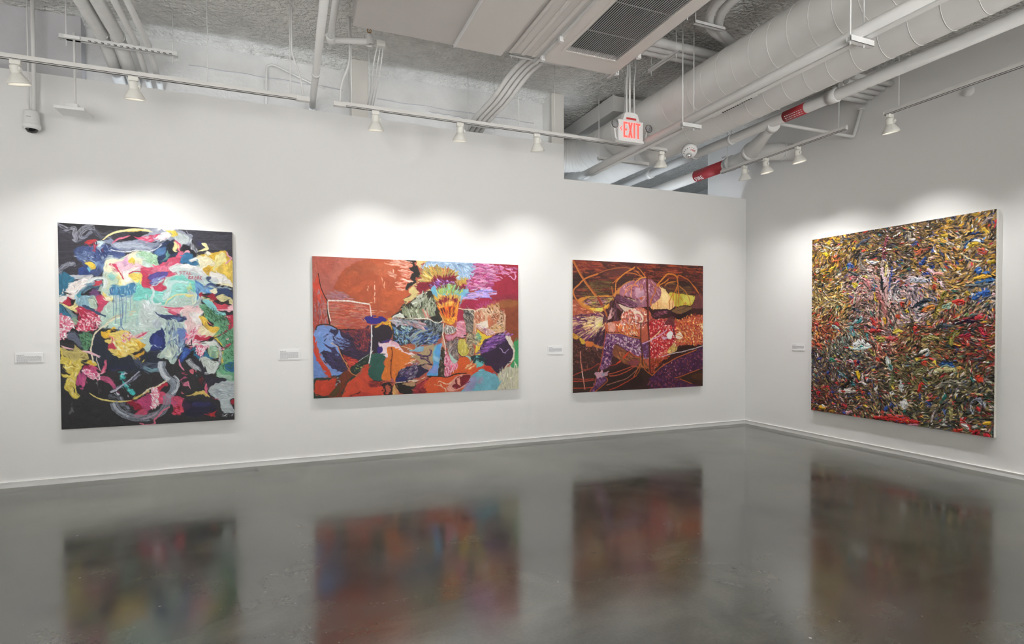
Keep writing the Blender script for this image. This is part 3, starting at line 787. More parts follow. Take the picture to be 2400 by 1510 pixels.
s a4a6b2 w20.3 d35 69,29 91,32 87,69 96,96 80,113
s 9c9eac w32.5 d42 107,86 123,48 154,21 196,18
s efe0a8 w13.8 x 237,97 273,62 329,35 409,19 501,20 464,20 518,26
s e3c46a w4.1 x 360,33 429,27 469,17
s d2607c w10.5 x d8 288,118 320,88 360,72 390,59
s e58aa0 w3.7 308,98 344,78 384,63
s e6eaf0 w5.7 d20 279,160 366,170 427,155 499,159 487,164 532,143 570,107
s eef4f4 w13.8 d35 504,393 520,436 507,480 523,513 564,508
s d8506e w10.5 v 297,253 313,281 324,299
s c23a58 w8.1 v z 321,294 336,322 349,350
s b8425c w5.7 380,314 404,298 437,297 457,304
s e9a4bc w9.7 x 962,136 971,165 991,184 970,210 948,226
b f5efb8 r2 808,89 835,85 847,107 851,126 825,138 782,145 812,128 830,118 813,99
s eee3a4 w8.1 x 581,517 606,478 653,448 709,442 764,455
m 24452f,2c5239 n90 k28.4 w2 g60 j60 820,524 864,538 948,587 983,647 924,647 828,588
m 2c5a3c,3a6b4a n160 k22.3 w2 g70 j60 924,657 1001,678 1002,921 929,969 926,858 923,748
s a0a4b2 w28.4 d42 0,324 21,287 51,263 89,262
s dfe7e6 w16.2 d15 152,375 191,350 233,344 252,372 240,410
m f8e4e6,f2b4c0,d06a84 n90 k20.3 w5.3 g70 j60 117,612 210,602 201,677 116,700 94,676
s 33506a w12.2 v 123,528 164,546 203,574 249,599
b dc8ca2 t14 r4.1 -3,608 31,594 64,621 82,658 40,699 21,727 -5,731
m f6dfe2,e890a8,d0607c,ffffff n150 k14.6 w6.1 g60 j80 -5,598 31,589 64,616 86,662 44,695 40,731 -5,740
m 26402f,33513c n40 k16.2 w2 g50 j70 112,718 165,718 153,797 122,802
s e9e0c4 w7.3 v 264,648 216,677 185,718 168,779 162,821 178,901
s ded6c8 w4.1 194,850 192,882 205,920 212,953
m f2c4cc,d8607c,fbe8ea n60 k13.8 w4.1 g50 j50 330,738 362,700 390,720 377,753 345,772
s e4b5c0 w8.1 x 5,782 31,800 72,808
s eec2cc w13.8 x 118,820 152,830 183,849 214,859
m f6c4d2,e68aa8,fbe6ec n70 k15.4 w4.9 g20 j60 112,945 150,942 196,967 211,1009 165,1008 131,974
s b9bcd2 w8.1 d25 265,1096 312,1070 369,1024 431,964
s d8daea w3.7 268,1099 296,1088 325,1056
s e0d080 w9.7 x 150,1096 194,1131 256,1153 319,1161 383,1159
s 8d94a2 w44.6 d38 283,1164 298,1207 342,1248 402,1275 483,1280 487,1271 545,1250 584,1193 585,1135
s b6bcc8 w13.8 d40 279,1173 310,1227 365,1263
s 9aa4b2 w44.6 d30 563,900 558,949 586,1008 628,1053 623,1107 589,1145
s d9dfe6 w24.3 d38 554,900 548,944 570,998 603,1028
s c9d0da w13.8 d35 629,1000 654,1040 644,1098 614,1126
s e8dcc0 w8.9 v 448,1119 481,1086 531,1069 586,1032
b e8a0b4 t12 r3.2 498,1092 527,1088 536,1147 529,1200 496,1213 501,1155
m f8cdd6,e98ca4,ffffff n130 k16.2 w4.9 g60 j45 494,1087 531,1084 543,1147 533,1205 492,1218 497,1155
s d8748e w8.1 v 604,1214 566,1231 537,1269 511,1296 511,1321 445,1326 450,1321 425,1313
b e29ab0 t12 r3.2 777,801 834,804 816,841 802,866 772,841
m f4b4c6,d8607e,ffffff,c85070 n110 k14.6 w4.5 g80 j50 773,796 843,802 816,841 802,876 763,845
s d9dfe2 w17.9 d35 870,757 905,808 913,873 894,943 858,982 814,991
s d0d5dc w24.3 d45 711,894 736,934 775,960
s e08aa6 w9.7 x 660,888 668,927 691,967
~ 2 2 .02
m 6f8a7a,8aa394 n110 k2 w1.6 426,172 499,173 544,185 547,233 486,236 467,198
m c8b06a,a99a5a n60 k2 w1.6 381,231 446,223 437,266 389,273
s b0505c w2.4 649,290 659,311
s b0505c w2.4 685,286 672,289 683,298 673,307
s b0505c w2.4 689,288 709,284
s b0505c w2.4 700,286 699,306
s b0505c w2.4 714,295 713,306
s b0505c w2.4 713,286 714,288
s b0505c w2.4 720,286 720,304 730,303
s b0505c w2.4 734,287 733,305 742,301
s b0505c w2.4 728,316 725,336
s b0505c w2.4 728,316 737,319 727,326 738,333 725,336
s b0505c w2.4 746,317 744,339
s b0505c w2.4 746,317 755,322 746,328 758,337
s b0505c w2.4 770,316 764,327 765,338 774,336
s b0505c w2.4 765,327 773,325
s b0505c w2.4 777,338 783,315 789,336
s b0505c w2.4 778,330 789,327
s b0505c w2.4 796,314 795,339
s b0505c w2.4 808,317 796,328 807,339
m 7fa090,9ab5a4 n80 k2 w1.6 691,467 751,465 751,510 682,511
s 6480ac w2 292,460 290,535 290,597 a85
s 6480ac w2 303,460 305,540 300,646 a85
s 6480ac w1.6 311,460 308,563 a85
s 5a78aa w2.8 326,459 327,563 328,660 319,667 314,696 a85
s 5a78aa w3.7 337,459 339,563 333,658 337,672 348,689 a85
s 7f9abf w2.4 348,459 345,563 339,610 a85
s 7f9abf w2 356,459 356,582 a85
s 7f9abf w2 364,458 360,563 355,639 a85
s 7f9abf w2 385,458 384,558 a85
m d6bfc0,c8b4b8 n80 k2 w1.6 72,382 148,356 144,407 64,428
m 5a6a60,465a50 n70 k2 w2 785,890 868,902 859,937 802,931
'''
ART['P2'] = '''
b b8685c t8 s4.9 l -16,-14 255,-26 254,22 92,144 74,191 -19,204
b b86050 a70 s7.4 6,4 94,2 82,75 16,72
b c4715f a70 s4.9 105,16 185,12 115,85 70,122
b b35a3c t10 r0.7 s1 92,142 106,111 125,71 161,39 208,14 278,-3 398,-3 465,1 454,38 441,83 421,137 435,161 408,198 395,235 359,267 322,284 263,275 182,201 119,158
b a4583c a70 s4.9 138,78 184,29 266,12 277,57 207,83
b c07050 a50 s6.2 254,45 325,19 361,54 301,80
b bd5f3c a60 s4.9 138,108 184,71 230,118 183,166 137,143
b c2623c a60 s4.9 300,152 421,142 408,211 323,248
b a6543c a60 s3.7 165,96 207,90 197,128 165,129
b d4513c t14 r1.2 s0.7 24,81 35,134 47,168 60,196 62,238 46,257 25,215 9,215 -3,169 -5,135 13,111
b a8483c t20 g1 r2 s2 -5,151 10,160 25,204 51,238 64,296 24,308 -7,331
m c98f88,8f8fa4,d4513c,b86a60,a04848 n160 k27.2 w2.5 g88 j8 a70 -3,146 43,173 62,238 66,303 15,312 -7,326
b b8543e t16 g0 r1 s1.5 67,205 182,209 250,222 253,313 181,327 113,320 77,303
m c98078,b06a70,d46a50,c4a090,a85040 n230 k47 w2.5 g4 j9 a65 69,205 247,227 251,313 104,317 73,285
m 9c80a0,b090a0 n40 k37.1 w3 g4 j10 a60 74,154 124,158 173,190 78,189
m e09a80,f0c0a0 n10 k47 w1.7 g2 j6 159,237 299,229 306,250 182,256
s eec0a8 w4 x d10 273,107 273,155 273,203
s e8b090 w2.5 250,203 276,204
s eab498 w9.9 x d25 244,127 241,151
s e8a888 w5.9 x d20 305,84 314,115 319,139
b d88874 a60 s2.5 r2 349,3 434,2 456,31 373,29
m eeb4a0,e09a84,f6c8b4 n16 k54.4 w4.5 g8 j6 a80 347,6 422,3 454,29 349,32
m e89c88,f4b8a6,d87c68 n70 k37.1 w4.9 g4 j8 a85 404,33 453,48 451,87 421,98 416,142 386,138 397,84
m f0bca8 n8 k32.1 w4.5 g40 j50 a75 346,59 368,56 385,75 348,83
s fbe0d0 w6.4 x 397,89 433,98 465,101
b 2e2a28 t8 r2 l 402,-1 471,-3 461,14 474,25 486,52 491,74 494,81 469,84 465,94 478,101 445,122 428,137 433,144 416,142 421,118 446,105 460,101 441,83 456,63 449,46 436,37 456,28 449,9
b d9c488 t10 r1.5 l 469,-1 532,1 499,17 492,44 501,61 496,86 474,92 484,101 456,114 449,122 458,117 433,142 435,156 450,166 435,176 408,186 415,201 405,225 435,198 448,190 493,158 539,144 549,97 550,35 483,37
b 2e2a28 r1 l 445,166 452,166 438,173 406,187 435,173
s 2e2a28 w2.5 x 408,198 420,201 390,233 383,240
b 9cb8d8 t10 r3 492,39 509,17 532,2 627,0 767,-1 772,35 755,69 742,89 721,95 705,85 678,91 663,56 652,41 601,33 550,30 509,49
m b8cfe8,a4c0de,86a4cc,c8dcee n260 k22.3 w2.2 g40 j50 499,22 627,2 764,2 766,38 726,85 673,81 652,39 550,28 504,44
r c8a860,b09850,d8b868,a8a070,c49a4c 600,118 n240 k37.1 w2.7 499,66 524,38 575,32 626,42 658,44 668,76 626,72 570,79 524,110 489,111
r 7a2430,8c2838,902c3c,742030 600,148 n200 k32.1 w3 473,126 494,106 531,105 570,77 637,67 665,74 673,111 626,102 575,104 544,124 498,158 481,141
b 862838 t15 r2.5 476,121 511,108 549,100 554,109 531,130 493,158
b 7a2434 t14 r2 549,90 606,78 665,81 675,119 704,131 694,146 673,121 652,117 626,108 574,119 559,99
r c8a050,d8b454,b88c48,e0c070 704,156 n90 k32.1 w3 668,94 691,88 726,85 720,105 694,126 675,116
r 7a2434,8c2838 704,156 n40 k19.8 w2.5 678,121 718,103 726,115 694,141
m b07cc8,9058a8,5c3468,d0a0e0,3c2450 n150 k11.4 w2.2 g20 j50 531,120 559,99 600,88 657,97 660,117 600,113 554,134
b 78b8d4 t8 r1.2 541,139 557,119 567,134 577,159 636,157 678,152 699,134 726,130 739,148 704,182 688,210 680,177 631,163 574,174 556,169
b 92c2d0 a70 r1 726,100 736,95 731,146 710,146 715,126
r a8c068,90c090,b8c870,8cc4c0,a0b858 630,233 n170 k27.2 w3 574,154 577,129 616,115 652,117 686,129 694,151 636,155
r 6a3048 630,233 n20 k19.8 w2 569,134 590,118 657,117 694,131 678,136 626,118
b 7cbcd0 r1 a90 589,158 678,152 678,162 589,166
r e0b050,d8a848,c8a058,e8c060 630,258 n150 k27.2 w3 556,174 600,168 678,164 683,195 651,182 610,183 566,199
r 8c2c38,7a2434,9c3838 630,283 n120 k27.2 w3 569,204 605,183 641,175 678,192 677,217 625,203 579,218
r e8a048,f0b850,d87838,e8c068 624,308 n160 k32.1 w3 574,221 610,213 636,198 667,205 677,220 664,233 625,228 584,236
b c04a2c t18 r1.5 s0.7 574,229 672,220 669,278 651,293 612,283 589,258
b 5c2420 t18 r1.5 584,231 610,228 625,258 614,268 599,258
b 7a2c24 r1.5 630,228 656,228 656,273 640,273
r e87c30,f09c38,d85c2c,f0b040 635,314 n80 k32.1 w2.5 574,224 672,223 669,278 609,278 584,253
b eca83c t12 r1.5 609,281 635,273 661,271 658,296 635,305 614,298
m f4c050,d88428,b8641c n40 k8.9 w2.2 g10 j40 612,283 659,273 656,296 619,301
s f0a040 w7.4 x 672,207 672,253 669,296
s c4542c w3.5 679,207 677,258 674,293
s e4b070 w8.4 x 566,224 581,253 609,298
s 9cc4d0 w4 x 556,179 563,229 589,283
b a4304a t12 r1 l 677,228 701,232 706,276 709,296 693,309 666,309 674,258
b a02e42 t8 r0.7 l 772,-1 1006,-2 1005,190 894,192 866,187 784,229 757,232 693,227 688,207 720,181 847,154 850,128 731,146 734,95 755,69 772,35
b 8c3244 a60 s3.7 839,167 978,151 978,191 866,184
b a42c50 a70 s3 693,207 757,181 855,174 811,206 757,229 693,225
m c478a8,d490b8,b85c94,e0a4c8,a84a80 n190 k34.6 w4.9 g2 j10 q a92 772,2 840,9 856,50 867,91 839,128 731,130 734,95 758,53
m d088b4,e4acd0,c070a4 n70 k32.1 w4 g8 j12 q a90 834,10 982,17 965,41 895,59 894,85 856,86
s dfa0c8 w4.9 x 928,56 953,60 967,73 979,80
s dfa0c8 w4.9 x 975,37 982,57 977,80
s dfa0c8 w5.4 x 895,62 915,73
m b0a0e0,c8a8d8,9088d0,d8b0d8 n55 k69.2 w4.5 g-4 j8 q 720,179 758,150 839,128 850,143 839,161 757,178
s d0d8f0 w2.5 x 736,140 785,129 834,128
r c05488,b04878,983868 827,270 n50 k22.3 w2.5 a80 770,227 779,206 825,190 866,192 861,208 811,221
b 8f4a30 t12 r1.2 s1 888,200 1005,185 1005,338 1006,393 977,403 949,364 943,345 927,340 926,236 894,231
b a06a3c a60 s2.5 894,186 950,178 1004,190 978,214 908,220
b 34322a t10 r0.7 l 448,193 493,160 536,142 544,144 554,174 574,229 599,291 578,298 558,291 537,279 447,281 356,272 346,274 395,237
m aab094,8c9478,c4c8b0,7c8468 n150 k37.1 w3.7 g75 j9 q 403,242 463,232 490,229 543,229 558,269 497,276 447,274 432,276
m a4a890,c8ccb8,848c74,5c6450 n130 k27.2 w3 g105 j14 q 450,200 506,155 531,167 553,184 566,234 523,231 473,225
m d8dcd0,b8bca8 n14 k47 w3.5 g-22 j6 q 448,186 498,160 488,205 448,220
b d8dcd0 r0.5 l 361,267 393,255 410,259 415,274 356,272
s e4e6e0 w2.2 356,272 376,260 393,255
s d88c80 w6.4 d10 498,232 507,254 517,279
s d0847c w5.9 d10 515,239 525,264 538,276
b 2c2a26 r0.7 538,274 563,266 588,288 573,296 553,288
s e8e8d8 w3 447,281 497,276 532,281 558,296 578,298 596,288
s d0c8b0 w2 356,274 419,279 447,279
b 2f3034 t10 r0.7 l 346,277 447,281 532,284 594,301 599,298 596,356 572,391 547,403 446,396 394,407 357,384 351,319 346,308
m a8acb4,c09aa0,8c9098,d0a8ac n70 k29.7 w4.9 g18 j14 q 356,279 414,286 447,286 504,308 497,328 444,313 361,303
m 6f8fc4,8ab4c8,9cc8c0,c4dcd4,4a6cb0,3c4450 n200 k14.8 w3.2 g60 j70 358,319 395,314 444,314 438,353 418,402 370,387
m 5878b8,7c9cb8,8c98a0,3c5090,a8b4b8,2c3038 n220 k32.1 w3.2 g-28 j18 447,342 522,323 552,348 588,358 559,398 471,402 446,391
m 7c8890,9ca4a4,4c5458,646c70 n120 k17.3 w2.2 g120 j30 507,288 588,301 588,343 552,355 522,323
s a4b0a0 w9.9 d20 x 451,367 484,340 532,328
m c8a0a4,a88890 n14 k29.7 w5.4 g30 j15 q 452,278 477,281 509,310 507,325 459,323
b 3a2c44 t18 r1 104,332 204,328 253,319 253,438 249,453 193,475 157,456 125,445 103,407 85,374
m 8c3c40,a04440,7a3038,6a2c38 n340 k11.4 w2.5 g70 j60 117,335 204,326 251,323 248,383 233,433 212,433 180,404 171,373 153,351
m 3a2a48,4c3450,2c2238 n120 k42 w2.5 g8 j6 117,342 171,363 185,406 212,438 180,456 120,445 103,403
b 2e2630 t14 r1.2 l 260,311 327,307 346,319 353,338 350,367 336,384 321,394 293,396 288,415 297,439 259,441
b 3a2874 r2 293,405 309,420 302,439 283,439 283,415
m 4a3080,38286c n40 k27.2 w2.5 g-25 j14 288,396 336,377 340,392 302,420 292,439
b 34287c t12 r1.5 226,282 237,270 275,268 313,272 327,286 308,298 275,306 242,301
s d8a030 w6.4 v 270,322 291,311 308,295 327,298 349,277
s d8a030 w6.4 v 322,303 344,311 353,328
m e0b040 n14 k14.8 w3 g-30 j60 327,284 351,274 346,308 332,303
b 7f9cd8 t8 r1 3,353 13,323 32,311 68,311 95,321 113,330 121,351 126,365 121,398 107,407 116,436 138,517 115,537 81,543 72,515 50,486 39,467 27,439 14,397 3,364
b 6f8cc8 t8 s1 r0.7 l -3,373 7,424 26,481 50,528 72,545 43,546 5,550 -4,559
b 6f98d4 a70 s2.5 23,362 45,362 51,421 35,434
b 36304c t18 r2.5 40,434 53,425 84,435 102,454 120,450 147,517 119,521 88,510 66,486 51,463
m 36304c,4a3c68,2c2840 n110 k29.7 w2.5 g30 j12 42,430 84,435 120,445 142,512 101,515 61,481
b 34304c r2 74,334 99,328 113,339 99,356 94,381 85,370 81,346
s 3a3450 w4.9 x 47,365 59,353 74,346
s 3a3450 w3.5 v 49,381 54,372 72,372
b 3c3458 r2.5 45,388 67,402 94,417 111,440 93,440 67,414
m 9cb0e8,b0c0f0 n24 k14.8 w2.5 g30 j40 54,351 85,346 121,370 112,403 72,388
m 3a2c48,7f9cd8 n70 k37.1 w2.2 g18 j10 103,374 139,370 148,403 112,412
s c8b8b8 w4 76,388 94,400 112,410
s d88c58 w3 107,407 120,443 147,496 163,527 190,544
s 1f1c20 w3 110,403 125,443 154,500
b c8442c t10 r1 -4,355 8,362 15,392 14,415 25,436 26,455 35,476 46,472 48,486 41,490 59,500 65,521 81,545 72,550 52,528 37,497 17,462 5,434 3,413 11,413 3,385
b 2e3c34 r1.2 t10 l -5,559 10,545 32,544 50,549 72,547 101,546 115,539 138,521 163,524 190,544 174,560 146,578 132,611 136,635 127,642 -6,642
b c8462e t12 r1.5 7,566 21,555 52,558 74,552 101,553 94,581 96,598 73,615 69,627 20,629 7,617
b 70341f t14 g1 r1.5 101,581 115,542 142,517 163,527 174,544 146,569 132,599 118,617 132,639 82,639 64,629 91,597
b 4c4424 a80 r2 s1.2 82,606 119,582 100,628 73,632
s 223444 w4 74,540 101,541 119,535
s a8bcd0 w3 v 108,544 101,558 114,565 96,579 101,584
b c84a32 t12 r1.5 130,618 142,583 179,551 211,533 216,502 228,495 244,489 242,534 258,564 305,575 310,607 324,639 224,639 132,642
b d05238 a70 s3 155,576 225,543 244,563 224,610 160,612
b b43c30 a80 s1.5 146,633 224,622 266,639 155,640
s 5c2420 w4.9 v 159,634 182,627 208,617
b 7c2c2c e-5 r2 248,570 296,577 293,591 253,595
m 6c2428,9c3c38 n26 k27.2 w2 g6 j8 251,573 296,579 291,594 255,595
b b83c34 t14 r1.5 129,445 148,451 193,468 193,485 163,508 147,479
m 7a2428,c84a3c,d85a44 n50 k24.7 w2.2 g16 j8 134,450 191,471 168,501 150,479
b 28342c t18 r2.5 161,505 193,480 217,459 250,441 244,486 216,497 202,526 183,537 165,525
m 4c6c58,3a5444,a8b090 n40 k4.9 w1.7 g30 j60 168,510 203,480 245,453 226,486 193,530
m e0e070 n5 k4.9 w2 g-30 j40 186,511 214,502 209,507
s c8ccc8 w2 d20 198,475 214,462 243,445
b f6dce4 t6 r2.5 290,396 307,394 336,394 345,379 370,390 391,409 406,432 433,439 462,452 452,462 384,426 345,416 330,459 306,449 297,439 311,423 295,408
b f4b8cc a80 r2 s1 345,384 384,399 389,412 355,406
b dc7a34 t8 r2 331,416 355,411 384,424 408,439 450,457 445,467 467,475 417,498 402,515 383,539 373,573 358,574 305,565 298,555 315,512 318,474 330,459
s f8d8c8 w4 x 412,495 442,486 467,472
b 2f5a50 t10 r2.5 249,453 268,442 297,444 321,457 313,483 315,517 301,553 305,570 262,566 244,539 244,496
s 6a2c1c w3 v 349,414 353,445 347,489 346,547 351,560
b a85a60 r1.5 349,560 363,567 360,577 346,574
s 3a1c1c w3 262,568 300,572 356,581
s f0f0f0 w4 257,308 257,352 257,395 252,443 244,486
s 2a1c1c w9.9 v 303,587 312,595 312,614 319,619 312,629 326,639
s 2a1c1c w9.9 v 310,585 341,586 348,603 353,611 343,630 353,638 326,639
s 2a1c1c w6.4 v 353,596 372,609 362,624 365,641
s 2a1c1c w4.9 300,616 312,615
b c89060 r1.5 l 365,587 382,610 379,632 387,644 367,643 372,612
b 2c2440 t16 r2 368,572 375,548 388,524 407,508 442,506 487,497 508,497 528,529 505,546 485,560 445,564 466,571 417,579
m 6c5880,4c3c60,a898a8,8c8890,3c3054 n170 k17.3 w2 g-35 j35 388,524 442,506 460,483 475,511 460,552 454,568 402,557
b 2c2860 r1.2 368,575 383,558 417,557 412,577 382,583
b b49c78 t10 r1.2 l 442,459 488,443 496,434 506,412 552,398 557,433 546,488 536,497 495,506 470,510 485,491 470,476 445,485 457,492 470,475
b c4a088 a80 r1.2 495,504 541,487 543,512 528,525 500,516
s 4c3058 w6.4 v 471,449 496,457 528,457 539,437 529,425
s 4c3050 w5.4 v 486,466 503,472 521,482 533,490
s 2a2438 w5.9 v 470,508 508,499 541,497
m 4c3858 n20 k12.4 w2.2 g40 j50 476,446 521,462 528,482 490,471
b 8cb4cc r1.2 l 446,433 476,414 504,412 503,434 476,441
b a86040 t14 r1.5 394,409 488,403 476,407 446,431 438,442 411,432
s 8cb4c4 w7.4 d20 433,432 463,428 461,397
b 60a4dc t8 r0.7 l 577,398 589,401 586,448 582,488 571,556 520,554 510,549 541,525 551,493 546,448 559,423
b 80c0c0 a80 s1.2 557,413 570,403 554,448 551,493 546,463
b a090d0 a60 s2.5 551,513 571,506 569,543 533,537
b b0d4e4 a70 s1.5 554,458 582,473 577,488 554,478
s f0f0f0 w1.7 589,401 585,463 571,556
b 3c342c t20 g1 r0.7 l 591,408 608,434 610,499 607,562 571,556 582,493
m 5c5040,282420,7c6c58 n70 k14.8 w2 g85 j20 593,418 608,444 607,555 579,551 587,474
b c88c74 r0.7 l 599,298 606,303 608,388 618,414 608,429 593,398
s f0ece0 w2.2 600,301 598,356 608,393 611,434
s 6c2c1c w2.5 609,311 606,356 611,391
b d8d0c8 t10 r1 609,316 635,311 656,318 666,336 650,351 624,356 609,348
m 4c4844,f0ece8,a8a098,6c6460 n130 k8.4 w2.2 g80 j50 611,318 650,318 663,336 648,351 614,351
b d890a4 t8 r1.2 669,298 703,288 711,318 719,344 716,367 692,374 676,364 661,371 640,386 621,384 614,366 629,356 655,359 671,339
m f0b8c4,c86c84,e8a4b4 n70 k22.3 w2.2 g8 j14 669,301 706,293 716,349 697,372 676,361 671,333
s b4506c w2 619,363 640,359 650,369 637,381 621,381 619,368
s 2c2824 w2.5 614,378 624,389 647,386 668,369 682,372 703,374 719,367
b 8c7c7c t14 r1 619,394 650,386 676,374 676,394 671,435 681,460 665,480 647,472 624,434
m a49890,6c5c60,b4a4a0,54484c,9c8070 n170 k19.8 w2.5 g115 j20 621,396 674,379 671,435 678,471 662,480 629,439
b c8b858 t10 r1 676,394 684,379 711,379 718,397 734,415 737,436 723,456 697,463 676,448 671,425
m d8cc74,b4a444 n40 k22.3 w2.2 g95 j12 681,387 713,387 732,423 702,458 676,437
s 2c2420 w2 672,409 673,440 697,466 723,459
b 9c8c78 t14 r1 721,359 746,347 767,357 786,375 788,396 761,406 761,442 753,462 729,459 740,431 721,397
m 4c4438,c8b890,746450,e0c8a0 n190 k8.9 w2.2 g60 j60 721,362 751,349 786,375 783,398 756,406 753,462 731,456
b 5c5450 t14 r0.7 l 704,232 760,234 756,334 751,354 719,349 714,303 703,273
m 8c8478,a09888,403c40,6c6460,b0a894 n170 k17.3 w2.2 g55 j25 706,237 754,240 754,329 743,344 722,339
m 3c3c40,d0c8b8 n60 k6.4 w2.5 g60 j70 709,237 754,240 738,265 711,268
b c89878 r0.7 l 761,240 768,237 770,339 756,357 751,349
s f0e8d8 w1.7 767,303 768,401 771,498 774,529
b d8b090 t10 r1 l 761,242 795,226 827,229 833,213 866,208 894,194 896,223 888,233 926,238 927,342 879,350 832,360 791,339 765,316 757,283
s f4dcc8 w3 679,226 704,231 757,234 762,242 795,226 825,231
b c88468 t14 r1.5 768,247 800,244 811,283 789,304 762,288
b c87858 t10 r1.2 833,270 855,257 888,252 891,278 877,296 849,319 838,317
m f0dcc4,8c5c40,e8c8a8,a86c50,5c4030 n220 k7.4 w2.5 g40 j80 800,234 855,226 921,241 921,304 882,309 827,252 811,247
m d8a080,a46048,ecd0b8 n70 k12.4 w3 g70 j40 762,242 806,244 811,291 767,298
m e0b070,a87848,f0d8a8 n60 k9.9 w2.5 g-10 j30 854,314 921,311 921,337 865,342
b f0e4d4 r1.5 770,313 805,293 827,288 832,319 805,326
m f0c8d4,d898b0,fbeef0,a87080 n110 k8.4 w2.5 g40 j60 767,311 811,319 871,347 854,360 824,357 791,331
m a46838,6c4428,d0a074 n50 k14.8 w2.2 g60 j50 828,213 877,200 897,205 891,226 855,231
b e8c840 t10 s1.5 r1.5 770,331 797,347 824,363 854,363 816,388 794,416 791,458 766,457 769,416 791,385
b 7cc0b0 a80 s1.5 770,347 791,357 797,378 778,380
m 3c7c70,c8d870,48a090 n40 k12.4 w2 g20 j40 a70 772,349 799,365 794,383 767,406
b 38263e t14 r1.5 791,427 799,409 816,386 854,368 887,350 929,348 932,371 943,398 954,419 968,443 963,482 943,505 923,523 906,549 875,553 853,526 815,512 799,473
m 6c3c88,8450a0,543070,a878b8 n90 k51.9 w2.5 g-14 j7 794,416 854,373 929,350 935,377 876,418 799,453
s b49cc8 w3.5 x 904,429 918,452 943,434 949,440
s a090c0 w3.5 887,358 943,353
b e4d8c8 r1.2 t6 929,369 943,366 963,390 977,430 980,456 977,482 957,503 937,518 923,534 929,516 963,482 968,443 949,413
b 46a066 t10 r1.5 l 989,374 1004,396 1004,528 977,533 951,521 977,485 980,435 971,403
b cccab0 t10 g1 r2 l 884,553 909,546 931,521 954,524 977,533 1004,528 1003,640 878,640 897,609 889,580
m dcdac4,bcb89c,c8c0b8 n70 k37.1 w3 g95 j14 886,554 948,524 1002,533 1002,637 880,637
b 6cbcbc t12 r1.2 769,467 791,460 810,484 812,507 788,519 769,511
b 24383c r2 737,472 766,462 769,498 755,498 750,482
m 1c3038,2c4448 n30 k29.7 w3 g24 j10 769,465 804,468 812,502 772,485
b a0d0c0 r2 s0.7 a90 713,461 737,467 742,490 723,482
b d8602f t10 r1.2 675,488 691,473 718,466 737,485 750,500 769,501 774,534 750,552 717,551 675,547 638,561 649,538 675,516
m f0c090,e8a070 n16 k32.1 w3.5 g-40 j12 707,515 750,493 771,509 734,531
b e890a8 t10 r1.2 611,439 623,447 644,480 649,500 665,491 673,501 673,519 644,538 633,563 607,560 609,489
m fbe0e8,d8607c,f4b0c4,b84460 n140 k19.8 w2.5 g85 j18 610,444 639,475 649,505 670,501 670,521 638,540 630,563 608,557
b b0d8cc a90 r1 624,439 642,457 665,483 676,483 670,491 649,495
b c43828 r1.5 809,517 848,519 850,534 867,545 853,552 826,541
s d04c30 w14.8 d10 744,554 777,537 809,520
b d45a2e t10 r1 l 520,559 576,561 617,565 649,553 680,547 744,554 750,562 696,627 648,635 514,641 497,608 528,567
s 2a1c1c w3 520,557 571,558 617,564 649,553 675,548 717,549
b e0a090 t8 r1.2 617,608 649,576 675,559 723,556 744,559 728,597 696,621 648,635 622,631
b 7a1e28 t16 r2 659,584 675,565 715,558 741,562 725,594 701,609 669,625 646,614 648,602 662,597
b e09a88 r1.5 675,575 685,575 685,593 688,611 672,595
s f0d0b0 w4 v 571,591 581,581 617,598 649,581
s f0d0b0 w4 v 532,600 576,601 607,618 612,636
s f0c8b0 w3 581,589 596,610
b 74b0c0 t8 r1.5 l 747,559 798,527 826,544 875,556 892,580 897,609 878,640 690,639 728,605
b 9c90b8 a80 s3.5 701,629 736,579 768,563 768,606 741,639
b b090a8 a60 s3 774,586 804,569 803,597 776,604
b 241e1c t12 g1 r1.5 365,585 417,582 466,584 460,579 464,602 444,618 461,640 431,641 392,635 380,619
b c8a078 a90 s1.5 399,588 441,580 455,564 461,601 416,596
s e8d0b8 w4.9 x 365,583 404,579 441,573 460,577 510,559
b 8c2830 t18 r2 452,619 477,590 522,567 527,572 499,603 517,636 454,638
m 5c1c24,b84448 n50 k14.8 w2.2 g-40 j30 457,619 510,576 504,631
b d8a468 r1.2 l 365,587 372,609 367,641 353,640 358,596
s 3c3c24 w1.5 351,319 358,341 353,375
~ 2 2.0 .012
^ 2200 20 4 4 6 100
~ 1 1.0 .008
s 2c1c18 w2.5 25,76 34,132 47,168 62,198
s 2c1c18 w4.9 63,198 65,261 73,306
s f2ece4 w3 65,201 67,245 77,291
s f6eee6 w5.4 v 65,198 114,198 160,199 205,206 250,212
s f2e6e0 w3.5 251,215 254,243 257,270
s f0f0f0 w3.2 257,308 257,334
s f0f0f0 w3.7 257,308 257,352 257,395 252,443 244,486
s 3c2420 w4 12,331 19,312 46,305 72,308 99,322 113,329 181,329
s f0c8a0 w2 d30 394,409 418,415 450,427
s d88c58 w2.5 107,407 120,443 147,496 163,527 190,544
s e8e8d8 w2.5 447,281 497,276 532,281 558,296 578,298 596,288
s f4dcc8 w2.5 679,226 704,231 757,234 762,242 795,226 825,231
s f0ece0 w1.7 600,301 598,356 608,393 611,434
s 2a1c1c w3 520,557 571,558 617,564 649,553 675,548 717,549
s 6a2c1c w2.5 349,414 353,445 347,489 346,547 351,560
'''
